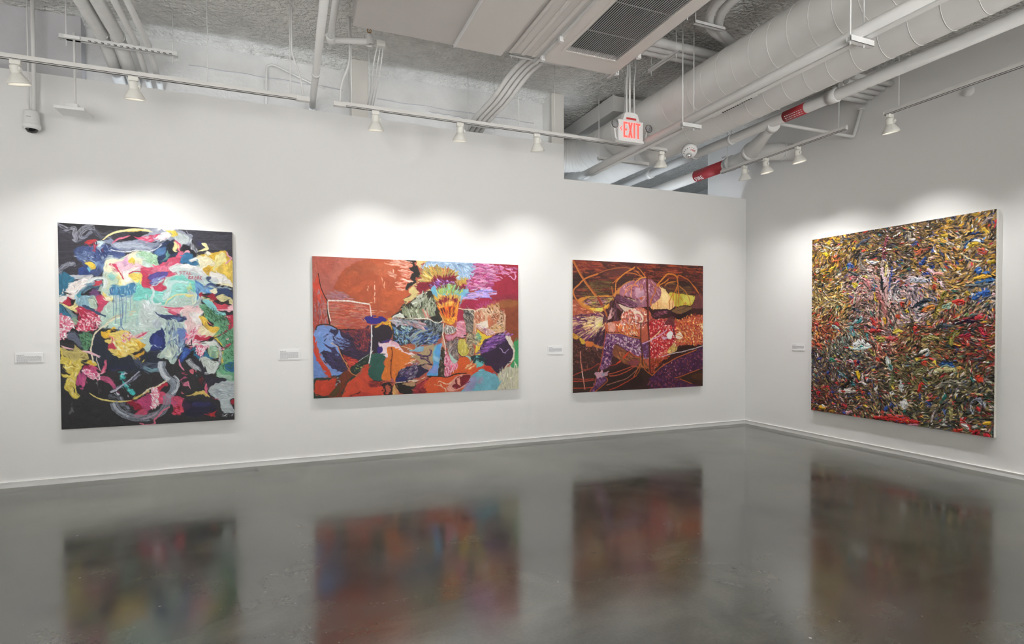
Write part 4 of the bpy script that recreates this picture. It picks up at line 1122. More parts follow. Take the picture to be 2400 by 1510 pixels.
ART['P3'] = '''
b 4a2a26 t14 g0 l -7,-8 1011,-4 1011,220 -6,241
m 552c28,68362c,3e2623,743c2e,4c2c28,5e322a n420 k70 w8.8 g3 j5 -5,-2 506,-4 1005,-4 1003,187 706,162 284,204 -3,235
m 7c3c2e,8a4832,6c3028 n60 k62.6 w7.4 g3 j5 57,7 213,18 185,65 41,76
m 84402f,944a34,6c302a n60 k70 w7.4 g3 j5 533,10 784,9 986,23 945,110 784,96 552,78
m 6c5c38,5c4c30,4c4028 n60 k62.6 w7.4 g3 j5 a80 126,136 284,131 284,214 75,224
b 6e5c3c e0 a70 g0 682,131 864,125 897,189 729,190
b 30201e a80 t15 g0 s3.7 764,109 904,111 925,137 784,134
b 2e1f1e a70 g0 s3.7 7,93 92,95 109,149 7,176
b 5c3430 a80 s2.2 213,79 283,52 355,33 410,37 355,79 255,95
b 9c5c30 a60 e0 241,78 284,73 284,94 248,96
b 3e2a26 a85 s1.5 319,118 392,87 465,82 440,95 428,126 356,147
b 3e2624 t18 l -6,507 220,527 284,580 507,677 553,678 1009,608 1009,822 -6,821
m 5c3830,4a2a28,6c4034,341f1f n260 k22.1 w5.9 g30 j60 -3,525 213,539 196,654 109,676 1,679
b 34231e t12 g0 -6,679 179,684 429,660 553,678 576,733 554,814 144,813 -6,818
b 2c1c1a a80 s3.7 267,686 466,676 504,787 285,809
b 40241c t10 l 554,751 707,747 988,799 1005,819 554,817
b 44243c t18 l 565,745 653,675 770,623 857,592 1004,538 1005,693 822,737 786,752 911,792 1005,819 565,818
m 5c2f50,643048,482a50,703844,3e2436,7c4448,50305c n520 k15.5 w6.6 g40 j80 569,751 653,681 770,629 857,599 1000,555 1001,687 818,737 778,752 906,795 947,820 577,815
m d08078,c89098,a05858 n40 k7.4 w4.4 g40 j80 653,665 770,636 988,607 980,673 746,738
b 38241c t14 l 822,737 1005,693 1005,806 906,789 810,760
b 4c3020 a80 s2.9 898,743 996,726 997,779
b 2f1a16 t14 l 603,670 723,609 770,558 825,546 898,531 1004,509 1004,535 825,579 730,609 653,649
b c4843c t12 s1.1 31,246 123,220 284,214 305,222 259,284 213,315 150,313 88,299 48,276
b d8b850 a90 t12 s1.1 119,292 185,295 255,266 220,306 185,317 137,310
b d6d070 a80 s1.5 164,295 213,285 210,312 171,313
b a08850 t14 85,248 133,220 178,222 220,230 284,226 248,263 206,285 143,286 102,269
m 8a6048,a06c70,b08898,6c4038,c0a868 n70 k55.2 w4.4 g-8 j10 92,248 178,228 277,229 213,279 136,283
b b4b050 a70 s1.5 133,256 164,253 178,264 143,268
b a05840 t14 s2.2 -5,253 37,249 75,293 130,313 213,318 143,334 -5,345
m c88470,b46850,8c4838 n50 k29.5 w5.2 g-10 j20 -3,259 58,287 143,322 41,335
b b87c48 t10 291,213 319,179 374,137 447,107 506,96 477,97 440,107 465,125 374,153 338,197
b 9c6878 t14 341,172 374,144 428,120 495,109 496,99 571,103 609,124 652,164 648,211 621,244 568,276 441,294 466,290 473,253 392,217 341,209
m b08494,8c5468,a4707c,c49aa0,7c4450 n180 k25.8 w5.9 g60 j50 348,172 428,126 515,105 609,133 644,183 606,247 478,281 484,249 392,214
b c8a0b0 a80 s2.9 455,163 515,167 515,230 478,225
b b08898 a60 s2.2 478,200 522,192 530,249 485,249
b f0c890 t6 636,145 659,151 698,175 721,203 745,225 773,260 730,296 652,294 583,295 575,273 621,247 652,211 655,170
b f6dca4 a80 s1.8 667,170 706,194 714,245 667,252
b e0b078 a60 s1.8 590,263 652,246 652,288 583,289
b c8b850 t10 721,187 792,192 929,205 925,235 893,271 824,269 773,276 757,241 737,225
b d8d070 a80 s1.5 832,204 921,208 905,248 848,249
b a8a048 a70 s1.5 792,218 824,217 816,263 785,263
b 6c4040 t12 s1.8 937,198 978,187 1005,220 1005,282 905,284 925,238
b 6c3c4c t10 -3,348 109,332 213,318 234,358 234,381 220,442 213,527 137,514 51,474 -1,445
r 5c2c50,7c4870,c89888,e0b890,402038,a06c68,d8b870,4c2450 248,363 n420 k70 w3.3 j3 -1,351 109,341 213,324 227,393 220,460 213,530 126,511 48,471 1,436
r 3a2230,34202c,4c2c44 248,363 n110 k55.2 w2.9 j2 41,465 109,481 213,442 213,527 126,514 55,477
r dcc49c,e4d0a8,d8b880,c08c70 248,363 n110 k47.9 w2.6 j3 58,359 164,343 220,355 220,399 178,442 109,442
b e8d8b0 a70 s1.8 164,358 213,346 220,370 192,408 164,409
b d8d070 a60 s1.5 178,388 210,382 213,399 185,405
b b8863c t16 -1,445 24,453 44,471 31,486 7,474
b c09c40 t16 48,474 72,484 92,502 82,516 58,510
b c4703c t16 95,496 130,502 147,511 137,529 99,529
b b87038 t14 147,517 185,527 182,539 151,532
b b8803c a80 t14 185,530 221,533 213,545 185,542
b 6c4454 t12 294,226 341,215 392,227 440,244 473,259 466,287 410,282 356,267
m 5c3848,7c5468,4c2c3c,94687c n70 k62.6 w3.3 g22 j6 298,229 356,218 466,259 458,284 356,264
b d8c0ac t8 330,262 374,279 429,291 462,294 429,319 374,310 341,283
b e4c8a8 a80 392,227 440,238 473,250 458,253 421,238
b 98707c a80 s1.1 441,247 496,249 485,281 441,288 473,287 466,262
m 4c3038 n24 k58.9 w1.8 g-6 j8 88,248 178,228 277,220 255,266 164,280
s 4a2c38 w3.3 85,248 126,229 213,227 294,219
s 4a2c38 w3.3 88,251 116,275 164,289 220,282 284,241
b 5c3840 t16 287,232 277,284 248,327 245,370 234,385 217,373 227,333 255,290
b 60404c t16 298,232 316,290 320,351 334,394 334,417 320,417 306,390 302,357 298,296
b 7c5058 t14 305,241 338,283 363,313 341,305 316,283
b c89c98 t10 277,290 295,293 291,342 256,367 259,327
m 3a2028,4a2a34,8c6068 n16 k55.2 w2.6 g100 j8 270,266 291,235 312,265 327,388 305,388 248,367 227,367
s 3a2028 w2.9 284,235 248,303 220,355 220,376
s 3a2028 w2.9 300,235 309,326 320,406
b b4604c t12 341,369 359,326 429,297 496,287 564,311 606,352 706,354 825,363 1004,335 1006,509 898,531 797,539 758,568 622,664 569,714 553,678 501,583 478,511 496,480 349,445 242,439 249,387
m e8c0b0,d8a098,c87c78,f0dcd0,b86858,dc9070 n200 k20.3 w8.1 g50 j70 356,326 429,300 485,293 553,324 549,387 496,427 429,458 349,439
s e8d8d0 w14.7 d15 473,318 441,312 485,318 515,349
s f0dcc4 w9.6 d15 441,322 489,324 511,362 485,384
s d8a0a4 w9.6 d15 448,334 485,340 496,365
m d87048,c85c34,e89050,f4d8b8 n110 k22.1 w5.2 g80 j50 256,387 349,399 466,398 496,458 411,473 342,439 259,436
b d8a090 t12 s1.1 249,387 298,387 306,433 259,436
b 6c4468 t12 242,451 349,454 496,499 504,599 411,572 349,538 313,516 291,564 277,619 249,667 196,672 207,594 224,527
m b08ca8,8c5c7c,603a60,d0b0b8,7c4c70,54304e,c8a4a4 n380 k14.7 w6.6 g50 j80 245,454 349,460 492,502 500,596 415,569 349,534 306,512 284,595 245,664 200,669 224,533
m d8c4c4,c8b0bc n50 k11 w8.1 g50 j80 256,460 356,470 485,511 496,580 374,535
m 442050,341840 n70 k11 w5.9 g50 j80 231,518 284,521 277,619 214,654
b a83038 t12 568,377 706,364 785,386 785,421 785,443 746,532 668,576 637,608 565,606 561,474
m c03c40,d85048,a02834,e88478,8c2030,f0b0a0,b83038 n650 k11.8 w7.4 g40 j80 564,380 706,364 785,386 785,443 758,558 653,640 591,695 565,682 561,474
m fbe4dc,f4c8b8,ffffff n110 k6.6 w5.2 g40 j80 568,380 706,367 769,417 754,507 653,601 568,594
m c86038,b84830,d8884c,8c3428,e0b478,a03c30 n420 k16.9 w6.6 g60 j60 785,353 1004,335 1004,515 889,531 785,513 769,410
m f0dcb0,e0c080 n80 k8.1 w5.9 g50 j80 825,379 1000,368 1000,476 906,518 785,513
b f0ece8 t6 706,452 734,439 750,455 738,484 714,490 703,474
b d0b0c8 a90 660,481 691,471 707,487 683,497
b f0dcc8 t6 773,462 809,452 833,478 809,494 777,484
b f0d8b8 979,410 1006,403 1006,426
m c8a860,b89050,d8c890 n60 k18.4 w8.1 g-40 j40 707,570 758,523 785,559 730,584
m 8c3c24,a04c2c,6c2c20 n110 k18.4 w6.6 g-30 j40 568,613 668,621 723,603 653,652 591,708 565,682
b 50304c a80 t10 508,517 557,515 561,606 523,609
m 6c4878,503064,8c6c94 n60 k11 w5.2 g50 j80 512,521 557,518 557,600 523,599
b 7a4a34 t16 306,525 349,541 411,579 496,605 508,618 561,672 493,675 466,670 375,643 313,602 284,583
m 8c5c3c,6c3c30,a06848,7c5440 n120 k33.1 w5.9 g35 j30 306,534 356,553 485,608 553,672 466,667 320,602
b 7c3c48 a80 s1.5 393,637 466,617 481,645 437,660
b 3a2228 t14 579,323 621,307 667,295 714,296 745,312 777,340 809,347 765,350 706,335 652,351 614,361 587,345
b 6c3848 a90 598,326 652,307 706,306 675,329 621,342
m a06874,4c2830 n30 k22.1 w3.3 g10 j30 598,317 706,306 683,332 606,345
b 7a5c40 t12 737,299 785,279 848,272 897,274 901,290 849,314 809,327 769,321
b 2c1c1e 769,341 809,331 857,314 901,290 897,310 857,340 801,360 777,353
s 2c1c1e w5.2 737,299 785,279 848,270 897,273
s 5c4434 w3.7 777,305 824,295 873,278
b 5c3438 a85 t12 722,347 757,347 761,410 730,398 683,398
b 5c3858 t16 165,726 193,718 235,725 242,747 193,781 151,816 123,815 158,759
m 7c5478,44284c,8c6080 n60 k14.7 w5.2 g60 j60 165,729 235,731 207,767 144,813
b b8909c t10 154,698 172,687 193,693 214,679 228,694 260,686 249,701 256,713 228,719 210,727 193,718 179,732 168,717
b 9c98a8 a90 200,700 228,697 228,713 207,712
~ 1 1.4 .015
^ 1500 16 4 4 12 100
s b8703a w14 0,1 75,114 119,166 164,216
s 8c4c2c w5.2 7,1 81,114 164,207
s 8a3c30 w14.7 175,222 192,249 210,276
s b0683c w11 x 213,285 231,312 248,351
s b8703a w8.1 178,80 88,113 47,148 7,184 10,217 34,249 75,287 143,313
s 9c6038 w3.7 178,80 234,57 301,42 373,33 421,40
s 9c5838 w2.9 421,40 484,59 440,55
s c07838 w7.4 309,130 345,92 388,63 447,33 440,33
s b46c34 w4.4 284,137 341,92
s c88444 w4.4 309,130 307,173 305,219
s b46434 w4.4 280,156 287,210
s b0683a w4.4 384,69 447,70 506,89
s b87038 w5.2 466,29 496,49 530,89
s b87038 w3.7 462,54 515,92
s d8944c w5.9 541,88 496,99 463,119 448,138
s c87c50 w3.7 462,122 428,154 377,196 367,218
s d88c58 w3.7 432,148 399,155 374,190
s d88c58 w3.7 425,158 421,220
s d8845c w2.9 443,145 473,150 477,159
s d8845c w3.7 448,138 474,150
s d89060 w3.7 496,137 511,149 507,161
s c87850 w3.7 506,174 491,165 499,137
s e0a090 w4.4 496,252 522,230 530,214 507,215
b b85c38 485,224 511,218 504,237
s 5a2a24 w12.5 541,35 545,123 549,229 553,387 557,421
s 5a2a24 w11 553,379 561,505 565,631 569,714
s c47c38 w8.8 617,146 667,96 713,63 776,77 788,121
s c47c38 w5.9 628,145 682,118 713,98
s c47c38 w6.6 x 682,144 713,120 776,112
s b46a34 w9.6 792,76 784,102 792,128
s b0622f w5.9 784,76 804,69 828,78 872,96 913,130
s c06c34 w11 x 905,124 929,146 962,185
s a0542c w2.9 958,185 987,220
s c87c38 w5.2 788,128 765,180 733,219 718,251
s b86c34 w3.7 792,134 777,192 773,289
s c07434 w3.7 792,134 796,218 797,282
s c07434 w3.7 792,160 808,211 828,236
s b8763a w4.4 800,140 848,174 880,216 897,271
s b46030 w3.7 745,190 753,215 745,286
s b85c34 w3.7 722,251 722,293
s c87040 w3.7 840,265 848,249 856,252 852,265
s b86838 w6.6 605,149 609,184 583,222 568,267
s a85838 w3.7 571,115 605,149
s c87840 w3.7 568,229 579,273 591,301
s c87840 w3.7 625,247 629,297
s b46434 w3.7 636,145 602,178
s c07038 w4.4 242,448 342,451 411,470 466,480 496,483
s a84c30 w4.4 227,381 234,442 220,527 200,630 179,684
s c46c34 w4.4 245,387 245,442
s c8743c w3.7 341,399 342,442 422,473
s c8743c w5.2 396,399 400,442 414,470
s c8743c w3.7 444,392 466,461
s c46830 w3.7 448,386 463,430 493,473
s 4a2c1c w6.6 497,380 497,505 508,580 512,662
s b86030 w4.4 497,583 493,646 456,707 442,732
s b86030 w4.4 516,618 523,656 553,675
s a86030 w3.7 500,605 492,661 485,692 459,726
s b45c30 w4.4 512,662 538,694 584,724
s c06a30 w4.4 584,727 653,675 770,620 857,592 947,564
s b46030 w3.7 766,748 826,737 972,696
s b46030 w3.7 806,756 906,791
s d8c8cc w4.4 d15 660,605 762,584 849,572 1000,538
s b09098 w3.7 516,613 561,612
s d8b0d0 w5.2 508,517 561,502 629,474 699,433
s f0dca8 w4.4 564,499 614,465 652,433
s a83c28 w3.7 260,653 313,645 349,624
b c8482c 313,645 327,630 349,621 342,636
b c8482c 360,606 389,578 407,569 393,594 371,612
s b84c30 w4.4 407,566 448,592 496,605
s b05038 w4.4 253,707 320,694 393,674 441,660
s b05038 w4.4 260,717 320,715 393,693 455,660
s 9c6c5c w3.7 242,774 320,755 393,736 466,686
s b04430 w4.4 260,805 321,789 411,749 463,723
s 9c3c2c w3.7 1,706 75,681 137,662 189,633
s 9c3c2c w3.7 1,726 75,732 154,731
s a84430 w4.4 1,741 75,744 154,738
s b84830 w3.7 4,783 75,786 144,784
s b87868 w5.2 55,561 56,609 65,669 75,735 86,795
s f0d8d0 w2.9 65,681 74,726
s a85830 w3.7 165,729 151,774 123,803 123,815
s a85830 w3.7 235,725 249,744 228,764 155,816
s c87030 w2.9 785,385 809,430 849,472 906,524
s c87838 w2.9 833,378 841,443 857,482
s b86034 w2.9 901,397 938,443 987,476
s c87838 w2.9 773,462 825,478 906,521
s 6c2c38 w2.9 606,348 564,368 515,399
s 6c2c38 w3.7 441,375 497,387 545,380
s 4c2430 w7.4 746,404 757,443 769,478
~ 1 1.2 .02
'''
ART['P4'] = '''
~ 2 3 .06
s 8c4450 w18.7 x t45 v h90 483,45 465,109 461,181
s b06478 w10.2 x t45 v h90 487,50 474,111
s a8988c w25.6 x t45 v h90 461,181 448,225
s e8c8d0 w25.6 x t45 v h90 452,216 457,280 485,349 508,409
s f0dce0 w21.3 x t45 v h90 480,219 489,274 485,336 512,400
s 4458a0 w12.8 x t45 v h90 511,222 502,275 490,363
s e0d080 w12.8 x t45 v h90 480,210 471,272
s 24282c w18.7 x t45 v h90 448,261 453,325 458,370
s c8a09c w25.6 x t45 v h90 485,282 476,353 481,417
s 4878b0 w18.7 x t45 v h90 416,318 416,359
s dcb83c w18.7 x t45 v h90 412,358 421,396 431,414
s b84838 w15.3 x t45 v h90 435,396 454,424
s a06460 w29.8 x t45 v h90 416,322 440,392 468,452 477,506
s c8a0a0 w17 x t45 v h90 439,324 458,388 490,444
s 60606c w17 x t45 v h90 525,419 521,356 538,322
s c8c0c0 w21.3 x t45 v h90 521,374 530,410 564,416 586,399
s d8442c w21.3 x t45 v h90 556,424 573,438
s 7c6c64 w21.3 x t45 v h90 315,268 354,299 383,343
s a89488 w18.7 x t45 v h90 234,223 295,247 344,266 402,275 430,314
s 3c4448 w15.3 x t45 v h90 244,219 285,242 315,254
s d8c870 w12.8 x t45 v h90 335,260 373,273
s c87c80 w15.3 x t45 v h90 335,270 374,310 388,348
s b06c70 w12.8 x t45 v h90 244,252 295,262 320,259
s 8c8078 w21.3 x t45 v h90 339,125 324,166 334,204 373,245
s 786c64 w17 x t45 v h90 363,124 324,147
s e0d8d4 w17 x t45 v h90 358,165 387,186 438,187
s 50545c w17 x t45 v h90 192,219 234,199
s e4c030 w21.3 x t45 v h90 110,22 127,45
s e4c030 w21.3 x t45 v h90 77,93 127,114
s d8b030 w17 x t45 v h90 154,14 186,24
s e4c83c w21.3 x t45 v h90 275,298 310,319
s d8b83c w17 x t45 v h90 72,228 133,198 171,187
s c8b890 w17 x t45 v h90 27,203 83,183 122,168
s dcb030 w17 x t45 v h90 269,88 294,96
s 3c5ca4 w25.6 x t45 v h90 239,180 280,199
s e06c40 w12.8 x t45 v h90 138,154 192,151
s d0c8b0 w12.8 x t45 v h90 276,341 296,375 281,417
s 3c4450 w19.6 x t45 v h90 326,471 276,445
s b0c8cc w21.3 x t45 v h90 277,541 317,513 346,495
s 3c8c90 w15.3 x t45 v h90 307,536 336,513
s c83c3c w25.6 x t45 v h90 394,505 408,533 418,558
s e07060 w17 x t45 v h90 427,505 422,542
s d8a430 w17 x t45 v h90 468,502 473,542
s c85030 w21.3 x t45 v h90 535,507 548,490
s b8b4a0 w10.2 x t45 v h90 71,42 138,71 233,78
s 505868 w15.3 x t45 v h90 294,87 343,56 400,46
s 4c5c98 w17 x t45 v h90 611,125 644,103
s 8c5040 w18.7 x t45 v h90 640,175 673,154 704,150
s c86848 w15.3 x t45 v h90 636,175 660,144
s 484038 w15.3 x t45 v h90 657,186 704,158
s a8843c w17 x t45 v h90 632,192 629,234 653,262
s 30509c w25.6 x t45 v h90 653,228 677,205 685,189
s d8a898 w18.7 x t45 v h90 709,209 728,186
s 28408c w18.7 x t45 v h90 713,239 728,253
s e8c0cc w21.3 x t45 v h90 693,253 721,277
s 4050a0 w17 x t45 v h90 669,276 701,279
s dcd0d8 w25.6 x t45 v h90 612,293 658,305 717,327
s b0b4c4 w17 x t45 v h90 604,305 690,320
s d8948c w18.7 x t45 v h90 717,293 740,283 767,289
s c84c38 w15.3 x t45 v h90 725,302 744,325
s e8c8d0 w18.7 x t45 v h90 740,312 767,347 786,365
s c85038 w21.3 x t45 v h90 725,336 733,370
s d4a034 w18.7 x t45 v h90 804,236 833,267 862,270
s c87058 w10.2 x t45 v h90 766,224 804,232 833,263
s 3468b4 w38.3 x t45 v h90 908,286 945,286
s 4070b4 w25.6 x t45 v h90 945,297 978,304
s e0a83c w21.3 x t45 v h90 918,322 952,317 998,318
s 1c2444 w5.1 x t45 v h90 918,330 998,325
s 3c70ac w25.6 x t45 v h90 912,345 952,345 998,337
s 70787c w17 x t45 v h90 870,354 946,356 998,352
s 3868b8 w25.6 x t45 v h90 905,408 933,398 979,389
s 3460a8 w25.6 x t45 v h90 902,423 933,409
s c0a038 w25.6 x t45 v h90 870,386 895,403
s d8b0b0 w17 x t45 v h90 979,408 1002,402
s 3c6ca8 w12.8 x t45 v h90 865,171 875,144 910,133 947,150
s d8dce0 w8.5 x t45 v h90 872,164 886,142 917,138 947,158
s d8b43c w17 x t45 v h90 875,172 893,151 927,152
s c85c48 w19.6 x t45 v h90 924,178 944,193 961,206
s a8987c w17 x t45 v h90 854,129 854,169
s 8c7c58 w17 x t45 v h90 954,167 958,191
s c8bc9c w15.3 x t45 v h90 851,193 876,220 911,239 945,243
s d0b040 w21.3 x t45 v h90 965,249 994,245
s c8b8a8 w15.3 x t45 v h90 780,102 788,128 818,140
s d8b43c w21.3 x t45 v h90 750,94 788,91
s d0a838 w21.3 x t45 v h90 787,26 824,24
s d0a838 w21.3 x t45 v h90 902,7 929,4
s d8b03c w25.6 x t45 v h90 937,99 963,91
s 2c4888 w15.3 x t45 v h90 889,103 930,97
s b09c94 w12.8 x t45 v h90 936,67 963,41 989,23
s a09484 w18.7 x t45 v h90 602,41 598,84 627,92
s dcd8dc w8.5 x t45 v h90 611,90 632,89
s 2c3844 w25.6 x t45 v h90 622,453 651,437 687,421 722,419
s 3c6460 w12.8 x t45 v h90 647,467 675,451
s e08838 w17 x t45 v h90 667,467 699,456 742,453
s d85c34 w11.1 x t45 v h90 663,476 707,469
s e8a060 w11.1 x t45 v h90 679,476 738,461
s e0c030 w18.7 x t45 v h90 585,482 597,461
s c87038 w10.2 x t45 v h90 593,448 613,422
s 786c34 w18.7 x t45 v h90 723,515 746,466 768,417 790,373
s d8c040 w15.3 x t45 v h90 742,486 753,458
s 8c8430 w12.8 x t45 v h90 760,412 779,372
s 3c3428 w10.2 x t45 v h90 806,533 864,498 912,444 929,429
s d8d0b0 w6 x t45 v h90 814,529 871,490 926,432
s 88a858 w15.3 x t45 v h90 871,506 885,490
s 90b4a0 w21.3 x t45 v h90 768,462 791,451 798,471
s d83c34 w25.6 x t45 v h90 813,431 871,438
s c83c48 w25.6 x t45 v h90 913,518 947,507
s a4283c w21.3 x t45 v h90 861,521 913,526
s 281c30 w21.3 x t45 v h90 821,541 878,530 934,538
s 4c5860 w25.6 x t45 v h90 742,559 784,551 821,560
s 2c3434 w25.6 x t45 v h90 739,563 761,547
s c83448 w25.6 x t45 v h90 934,560 948,583 961,603
s b83048 w18.7 x t45 v h90 847,604 900,599
s c04038 w21.3 x t45 v h90 635,546 639,585 652,606
s d87050 w10.2 x t45 v h90 660,593 708,601 762,597
s 7c7440 w25.6 x t45 v h90 668,631 700,614 747,618 766,625
s b4a868 w12.8 x t45 v h90 672,627 708,614 758,621
s 6c6828 w25.6 x t45 v h90 811,661 807,625 821,592 850,572
s a09c48 w17 x t45 v h90 815,653 811,625 825,600
s b8bc98 w10.2 x t45 v h90 818,612 829,592
s f0ece0 w25.6 x t45 v h90 657,704 685,690 708,677
s 48483c w12.8 x t45 v h90 595,742 645,713 701,686
s d84c38 w17 x t45 v h90 665,730 697,707
s a0bcd0 w11.1 x t45 v h90 689,712 709,702
s e0c040 w12.8 x t45 v h90 641,739 661,730
s 84886c w21.3 x t45 v h90 583,777 624,762 677,738 709,723
s d84c3c w17 x t45 v h90 665,755 697,741
s 60604c w17 x t45 v h90 570,765 612,750
s 2c5c9c w21.3 x t45 v h90 756,758 778,745 808,751 827,774
s 8cc0d0 w6.8 x t45 v h90 763,766 793,756 823,771
s ccc48c w25.6 x t45 v h90 729,798 756,783 801,776 841,778
s f0e8c8 w17 x t45 v h90 729,802 748,788
s d8a848 w17 x t45 v h90 838,766 859,768
s 7c7c54 w21.3 x t45 v h90 625,822 653,794 701,791
s 706038 w17 x t45 v h90 646,868 654,833 686,818
s 8c8878 w25.6 x t45 v h90 760,878 772,853 809,841 853,841 895,830
s e0442c w29.8 x t45 v h90 919,800 946,825
s 309090 w8.5 x t45 v h90 898,809 916,828
s a0a090 w12.8 x t45 v h90 963,816 990,841
s c8342c w15.3 x t45 v h90 654,906 662,875 678,852
s 3c4894 w10.2 x t45 v h90 663,944 662,909
s d0b060 w21.3 x t45 v h90 695,940 710,925
s d8b060 w21.3 x t45 v h90 671,994 675,959
s 28489c w21.3 x t45 v h90 703,977 719,958
s 2c8078 w17 x t45 v h90 776,935 787,905
s d8c8cc w12.8 x t45 v h90 719,1059 738,1006 757,970 787,950
s 6c6458 w21.3 x t45 v h90 735,1044 750,988 780,955 810,955 825,986
s b8b070 w18.7 x t45 v h90 814,1032 814,992 806,968
s 5c74a8 w12.8 x t45 v h90 788,1012 780,980
s d0a868 w10.2 x t45 v h90 773,993 781,1017
s c8d0c8 w12.8 x t45 v h90 777,1067 788,1020
s 8c90a0 w18.7 x t45 v h90 899,936 934,913 964,956
s b0b4c0 w10.2 x t45 v h90 907,991 900,944
s c83c3c w17 x t45 v h90 927,949 938,975
s e08060 w10.2 x t45 v h90 892,905 916,887 957,894
s e8dca0 w10.2 x t45 v h90 913,887 944,888
s d83830 w21.3 x t45 v h90 868,1012 865,1033 890,1057 908,1082
s e8dcd8 w12.8 x t45 v h90 858,1046 879,1055 897,1068
s c82030 w38.3 x t45 v h90 908,1090 939,1077
s c82838 w25.6 x t45 v h90 956,1086 986,1084
s e0b030 w18.7 x t45 v h90 955,1031 988,1018
s c84030 w17 x t45 v h90 818,1089 869,1073
s c83030 w29.8 x t45 v h90 407,1079 490,1072 572,1073 623,1070 672,1071
s d05048 w15.3 x t45 v h90 445,1065 535,1052 578,1050
s 4c1c1c w12.8 x t45 v h90 408,1098 490,1085
s d83c34 w42.6 x t45 v h90 580,1041 585,1075
s 347060 w12.8 x t45 v h90 379,1097 426,1099 472,1092
s d0889c w12.8 x t45 v h90 598,1095 664,1081
s 34408c w10.2 x t45 v h90 481,1096 561,1097 589,1092
s f4f0ec w42.6 x t45 v h90 581,962 577,1011
s f0f0f0 w34.1 x t45 v h90 584,953 580,1006
s 2c6c68 w25.6 x t45 v h90 578,1024 589,1022
s c0c8c0 w25.6 x t45 v h90 483,721 497,765 511,809
s 3c7c78 w12.8 x t45 v h90 501,765 511,800
s 7c8454 w18.7 x t45 v h90 515,817 516,871 507,926
s c8b048 w18.7 x t45 v h90 516,880 525,910
s f0f0ec w25.6 x t45 v h90 520,920 512,943
s d8c888 w12.8 x t45 v h90 503,953 516,934
s c0c4c4 w18.7 x t45 v h90 559,850 568,919
s 604c34 w25.6 x t45 v h90 559,814 555,850
s f0f4f4 w38.3 x t45 v h90 278,672 318,657 386,665
s 38a098 w17 x t45 v h90 318,671 347,675
s c8e0dc w17 x t45 v h90 268,687 347,684 395,674
s d8b430 w12.8 x t45 v h90 268,677 283,682
s c8b85c w21.3 x t45 v h90 414,623 451,620 478,631
s a09850 w12.8 x t45 v h90 418,636 469,640
s e0c848 w18.7 x t45 v h90 518,594 544,581 574,585
s 9c9448 w17 x t45 v h90 376,683 405,710 410,728
s 2c8468 w18.7 x t45 v h90 114,757 174,764
s e8a0a8 w12.8 x t45 v h90 163,754 211,762
s f0d8dc w21.3 x t45 v h90 248,760 288,762
s e04840 w21.3 x t45 v h90 288,762 318,766
s 342c68 w18.7 x t45 v h90 308,766 328,760
s c07080 w17 x t45 v h90 248,755 268,768
s d84838 w12.8 x t45 v h90 424,732 442,754
s e0b424 w21.3 x t45 v h90 304,809 319,841 326,869
s f0d8dc w12.8 x t45 v h90 343,821 341,877 319,888
s e8e0dc w12.8 x t45 v h90 339,882 368,898
s d83c40 w18.7 x t45 v h90 363,866 373,851
s f4dcdc w12.8 x t45 v h90 368,875 373,856
s 2c6068 w17 x t45 v h90 180,822 217,849 248,866
s a0b4b8 w6.8 x t45 v h90 180,822 228,858
s 2c7078 w17 x t45 v h90 269,883 299,914
s 241c18 w21.3 x t45 v h90 228,926 259,884 289,858
s f0e8e0 w21.3 x t45 v h90 186,949 239,944 300,938
s d84438 w10.2 x t45 v h90 207,947 239,949
s 8c5c50 w25.6 x t45 v h90 248,760 253,808
s 604c40 w25.6 x t45 v h90 237,770 243,818
s f0ece8 w10.2 x t45 v h90 420,925 432,892
s 8c5040 w21.3 x t45 v h90 397,882 397,914
s d8d0c8 w10.2 x t45 v h90 265,999 290,991
s e0b040 w17 x t45 v h90 305,985 330,968
s c84c38 w21.3 x t45 v h90 339,948 359,941
s 3c50a0 w17 x t45 v h90 378,944 388,947
s 505880 w17 x t45 v h90 397,974 416,990
s 3858a8 w21.3 x t45 v h90 472,1034 490,1004
s d84c3c w18.7 x t45 v h90 458,1044 472,1034
s d8a830 w25.6 x t45 v h90 54,1064 105,1068
s f0e8dc w17 x t45 v h90 77,1046 94,1059
s c89030 w21.3 x t45 v h90 133,1079 171,1079
s c83c48 w21.3 x t45 v h90 213,1029 249,1039
s d09098 w17 x t45 v h90 239,1084 280,1059
s 3c489c w17 x t45 v h90 219,1077 239,1079
s c83838 w25.6 x t45 v h90 162,538 194,548
s e0a888 w12.8 x t45 v h90 189,548 267,553
s b0c8c8 w17 x t45 v h90 141,547 194,572
s 70a8ac w25.6 x t45 v h90 267,548 287,615
s 4c9498 w21.3 x t45 v h90 356,609 376,605
s c84040 w25.6 x t45 v h90 375,581 450,577
s c8484c w29.8 x t45 v h90 491,621 523,625 549,616
s e09088 w10.2 x t45 v h90 496,630 544,612
s c03838 w25.6 x t45 v h90 17,536 51,542
s d86040 w21.3 x t45 v h90 35,664 58,673
s d88858 w17 x t45 v h90 114,662 141,661
s c83c40 w21.3 x t45 v h90 5,572 17,582
s c03840 w17 x t45 v h90 71,941 132,925
s c02c3c w21.3 x t45 v h90 37,975 65,977
s c83c40 w17 x t45 v h90 164,902 191,900
s 3440a0 w17 x t45 v h90 47,765 75,749
s 3448a0 w15.3 x t45 v h90 109,847 126,836
s 3c48a0 w15.3 x t45 v h90 132,960 165,956
^ 2600 22 4.5 6 22 100
~ 1 2.5 .09
'''

